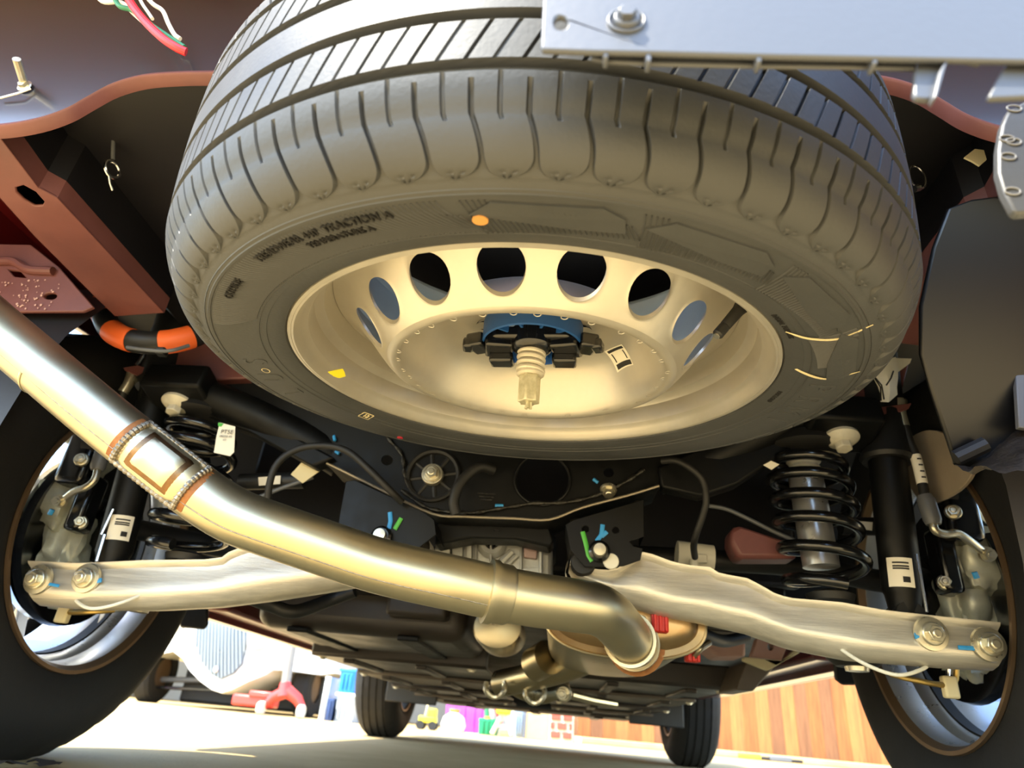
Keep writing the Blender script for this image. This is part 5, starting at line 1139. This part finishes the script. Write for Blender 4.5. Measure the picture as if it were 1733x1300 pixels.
# saw horse
sh = thing('saw_horse', 'small cream A-frame trestle with yellow top among the toys', 'trestle', V((at(850, 1240, 6.2).x, 6.2, 0)))
sx = at(850, 1240, 6.2).x; zt = at(850, 1207, 6.2).z
mat('cream', 'e2dcc4', .6)
for dx in (-.1, .1):
    for dy in (-.08, .08): MB().tube([V((sx+dx*.15, 6.2, zt)), V((sx+dx, 6.2+dy, .02))], .018, 8).build('leg', MATS['cream'], sh)
MB().box((sx, 6.2, zt+.02), (.14, .2, .06)).build('yellow_top', MATS['yellow_sticker'], sh, bevel=.02)
MB().box((sx, 6.2, zt*.45), (.12, .02, .03)).build('brace', MATS['cream'], sh)
# boards: tan panel and brick panel
def upright(name, label, cat, x0, x1, yt, Y, m):
    a, b = at(x0, 1250, Y), at(x1, yt, Y); t = thing(name, label, cat, ((a.x+b.x)/2, Y, 0)); return t, a.x, b.x, b.z
t, x0, x1, z1 = upright('storage_board', 'tan plywood board on edge left of the red brick stack', 'board', 888, 930, 1205, 6.55, 'cream')
MB().box(((x0+x1)/2, 6.55, z1/2), (x1-x0, .03, z1)).build('panel', mat('plywood', 'd8b277', .7, var=.1), t, bevel=.004); MB().box((x0-.01, 6.55, z1/2), (.03, .05, z1)).build('edge_strip', mat('slate', '5c6470', .6), t, bevel=.004)
t, x0, x1, z1 = upright('brick_stack', 'stack of red bricks with pale joints standing by the fence', 'bricks', 928, 972, 1203, 6.5, 'cream')
MB().box(((x0+x1)/2, 6.56, z1/2), (x1-x0, .09, z1)).build('mortar', mat('mortar', 'd9cdb6', .9), t)
mat('brick', 'b5483a', .8, var=.15, vs=20, bump=.2, bs=60)
r = 0; z = .03
while z < z1-.05:
    x = x0+.01-(.06 if r % 2 else 0)
    while x < x1-.03:
        w = min(.115, x1-x-.01); xx = max(x, x0+.005); ww = w-(xx-x)
        if ww > .03: MB().box((xx+ww/2, 6.505, z+.03), (ww-.018, .03, .058)).build('brick', MATS['brick'], t, bevel=.004)
        x += .125
    z += .082; r += 1
MB().box((x1+.05, 6.5, .03), (.07, .05, .06)).build('loose_block', MATS['mortar'], t, bevel=.006)
# toys
ty = thing('toy_truck', 'small yellow toy truck on the ground beside the front wheel', 'toy', V((at(720, 1235, 6.0).x, 6.0, 0))); x = at(722, 1235, 6.0).x
MB().box((x, 6, .09), (.17, .12, .06)).build('chassis', MATS['yellow_sticker'], ty, bevel=.012); MB().box((x+.04, 6, .15), (.08, .1, .08)).build('cab', MATS['yellow_sticker'], ty, bevel=.012)
for dx in (-.06, .06):
    for dy in (-.06, .06): MB().lathe([(0, -.018), (.04, -.018), (.04, .018), (0, .018)], frame((x+dx, 6+dy, .04), (0, 1, 0)), 18).build('wheel', MATS['black_rubber'], ty)
MB().tube([V((x-.03, 6, .12)), V((x-.02, 6, .22)), V((x+.03, 6, .26))], .01, 8).build('arm', MATS['chalk'], ty)
for i, (px, m, lb) in enumerate(((823, 'wire_green', 'toy bat with green shaft and yellow end in the teal tray'), (840, 'wire_red', 'toy bat with red shaft and white end in the teal tray'))):
    a = at(px, 1196, 6.35); b = at(px+(2 if i == 0 else 6), 1216, 6.35); t = thing('toy_bat', lb, 'toy', b)
    MB().tube([a+(a-b)*.4, b+(b-a)*.4], .025, 12).build('shaft', MATS[m], t); MB().lathe([(0, -.035), (.03, -.025), (.036, 0), (.03, .025), (0, .035)], Matrix.Translation(b+(b-a)*.1), 16).build('end_knob', MATS['yellow_sticker' if i == 0 else 'cream'], t)
bg_ = thing('toy_bag', 'white bag of toys in front of the magenta tub', 'bag', V((at(765, 1235, 6.3).x, 6.3, 0))); x = at(765, 1235, 6.3).x
MB().lathe([(0, 0), (.11, 0), (.13, .06), (.11, .13), (.05, .17), (.03, .19), (0, .19)], Matrix.Translation((x, 6.35, 0)), 24).build('sack', MATS['white_paper'], bg_); MB().lathe([(.035, .165), (.055, .19), (.06, .21)], Matrix.Translation((x, 6.35, 0)), 20).build('ruffle', MATS['tan'], bg_)
for i, (px, m, nm, lb) in enumerate(((1268, 'yellow_sticker', 'spirit_level', 'yellow tool lying along the fence kerb'), (1320, 'grey_plastic', 'hand_tool', 'grey metal tool lying along the fence kerb'))):
    c = at(px, 1276, 6.6); t = thing(nm, lb, 'tool', (c.x, 6.6, 0)); MB().box((c.x, 6.6, .03), (.22, .05, .05)).build('bar', MATS[m], t, bevel=.012); MB().box((c.x+.16, 6.6, .025), (.12, .035, .03)).build('grip', MATS['black_plastic'], t, bevel=.01)
# leaf litter on the near ground
for i, (px, py) in enumerate(((15, 1297), (62, 1296), (78, 1298))):
    c = atz(px, py, .003); mb = MB(); n = 9
    mb.add([V((0, 0, .008))]+[V((random.uniform(.012, .03)*math.cos(2*PI*k/n), random.uniform(.012, .03)*math.sin(2*PI*k/n), random.uniform(.001, .01))) for k in range(n)], [(0, k+1, (k+1) % n+1) for k in range(n)], Matrix.Translation(c))
    tag(mb.build('dry_leaf', mat('leaf', '2c2018', .8)), 'dark curled dry leaf on the concrete near the left rear tyre', 'leaf', 'dry leaves on the driveway')
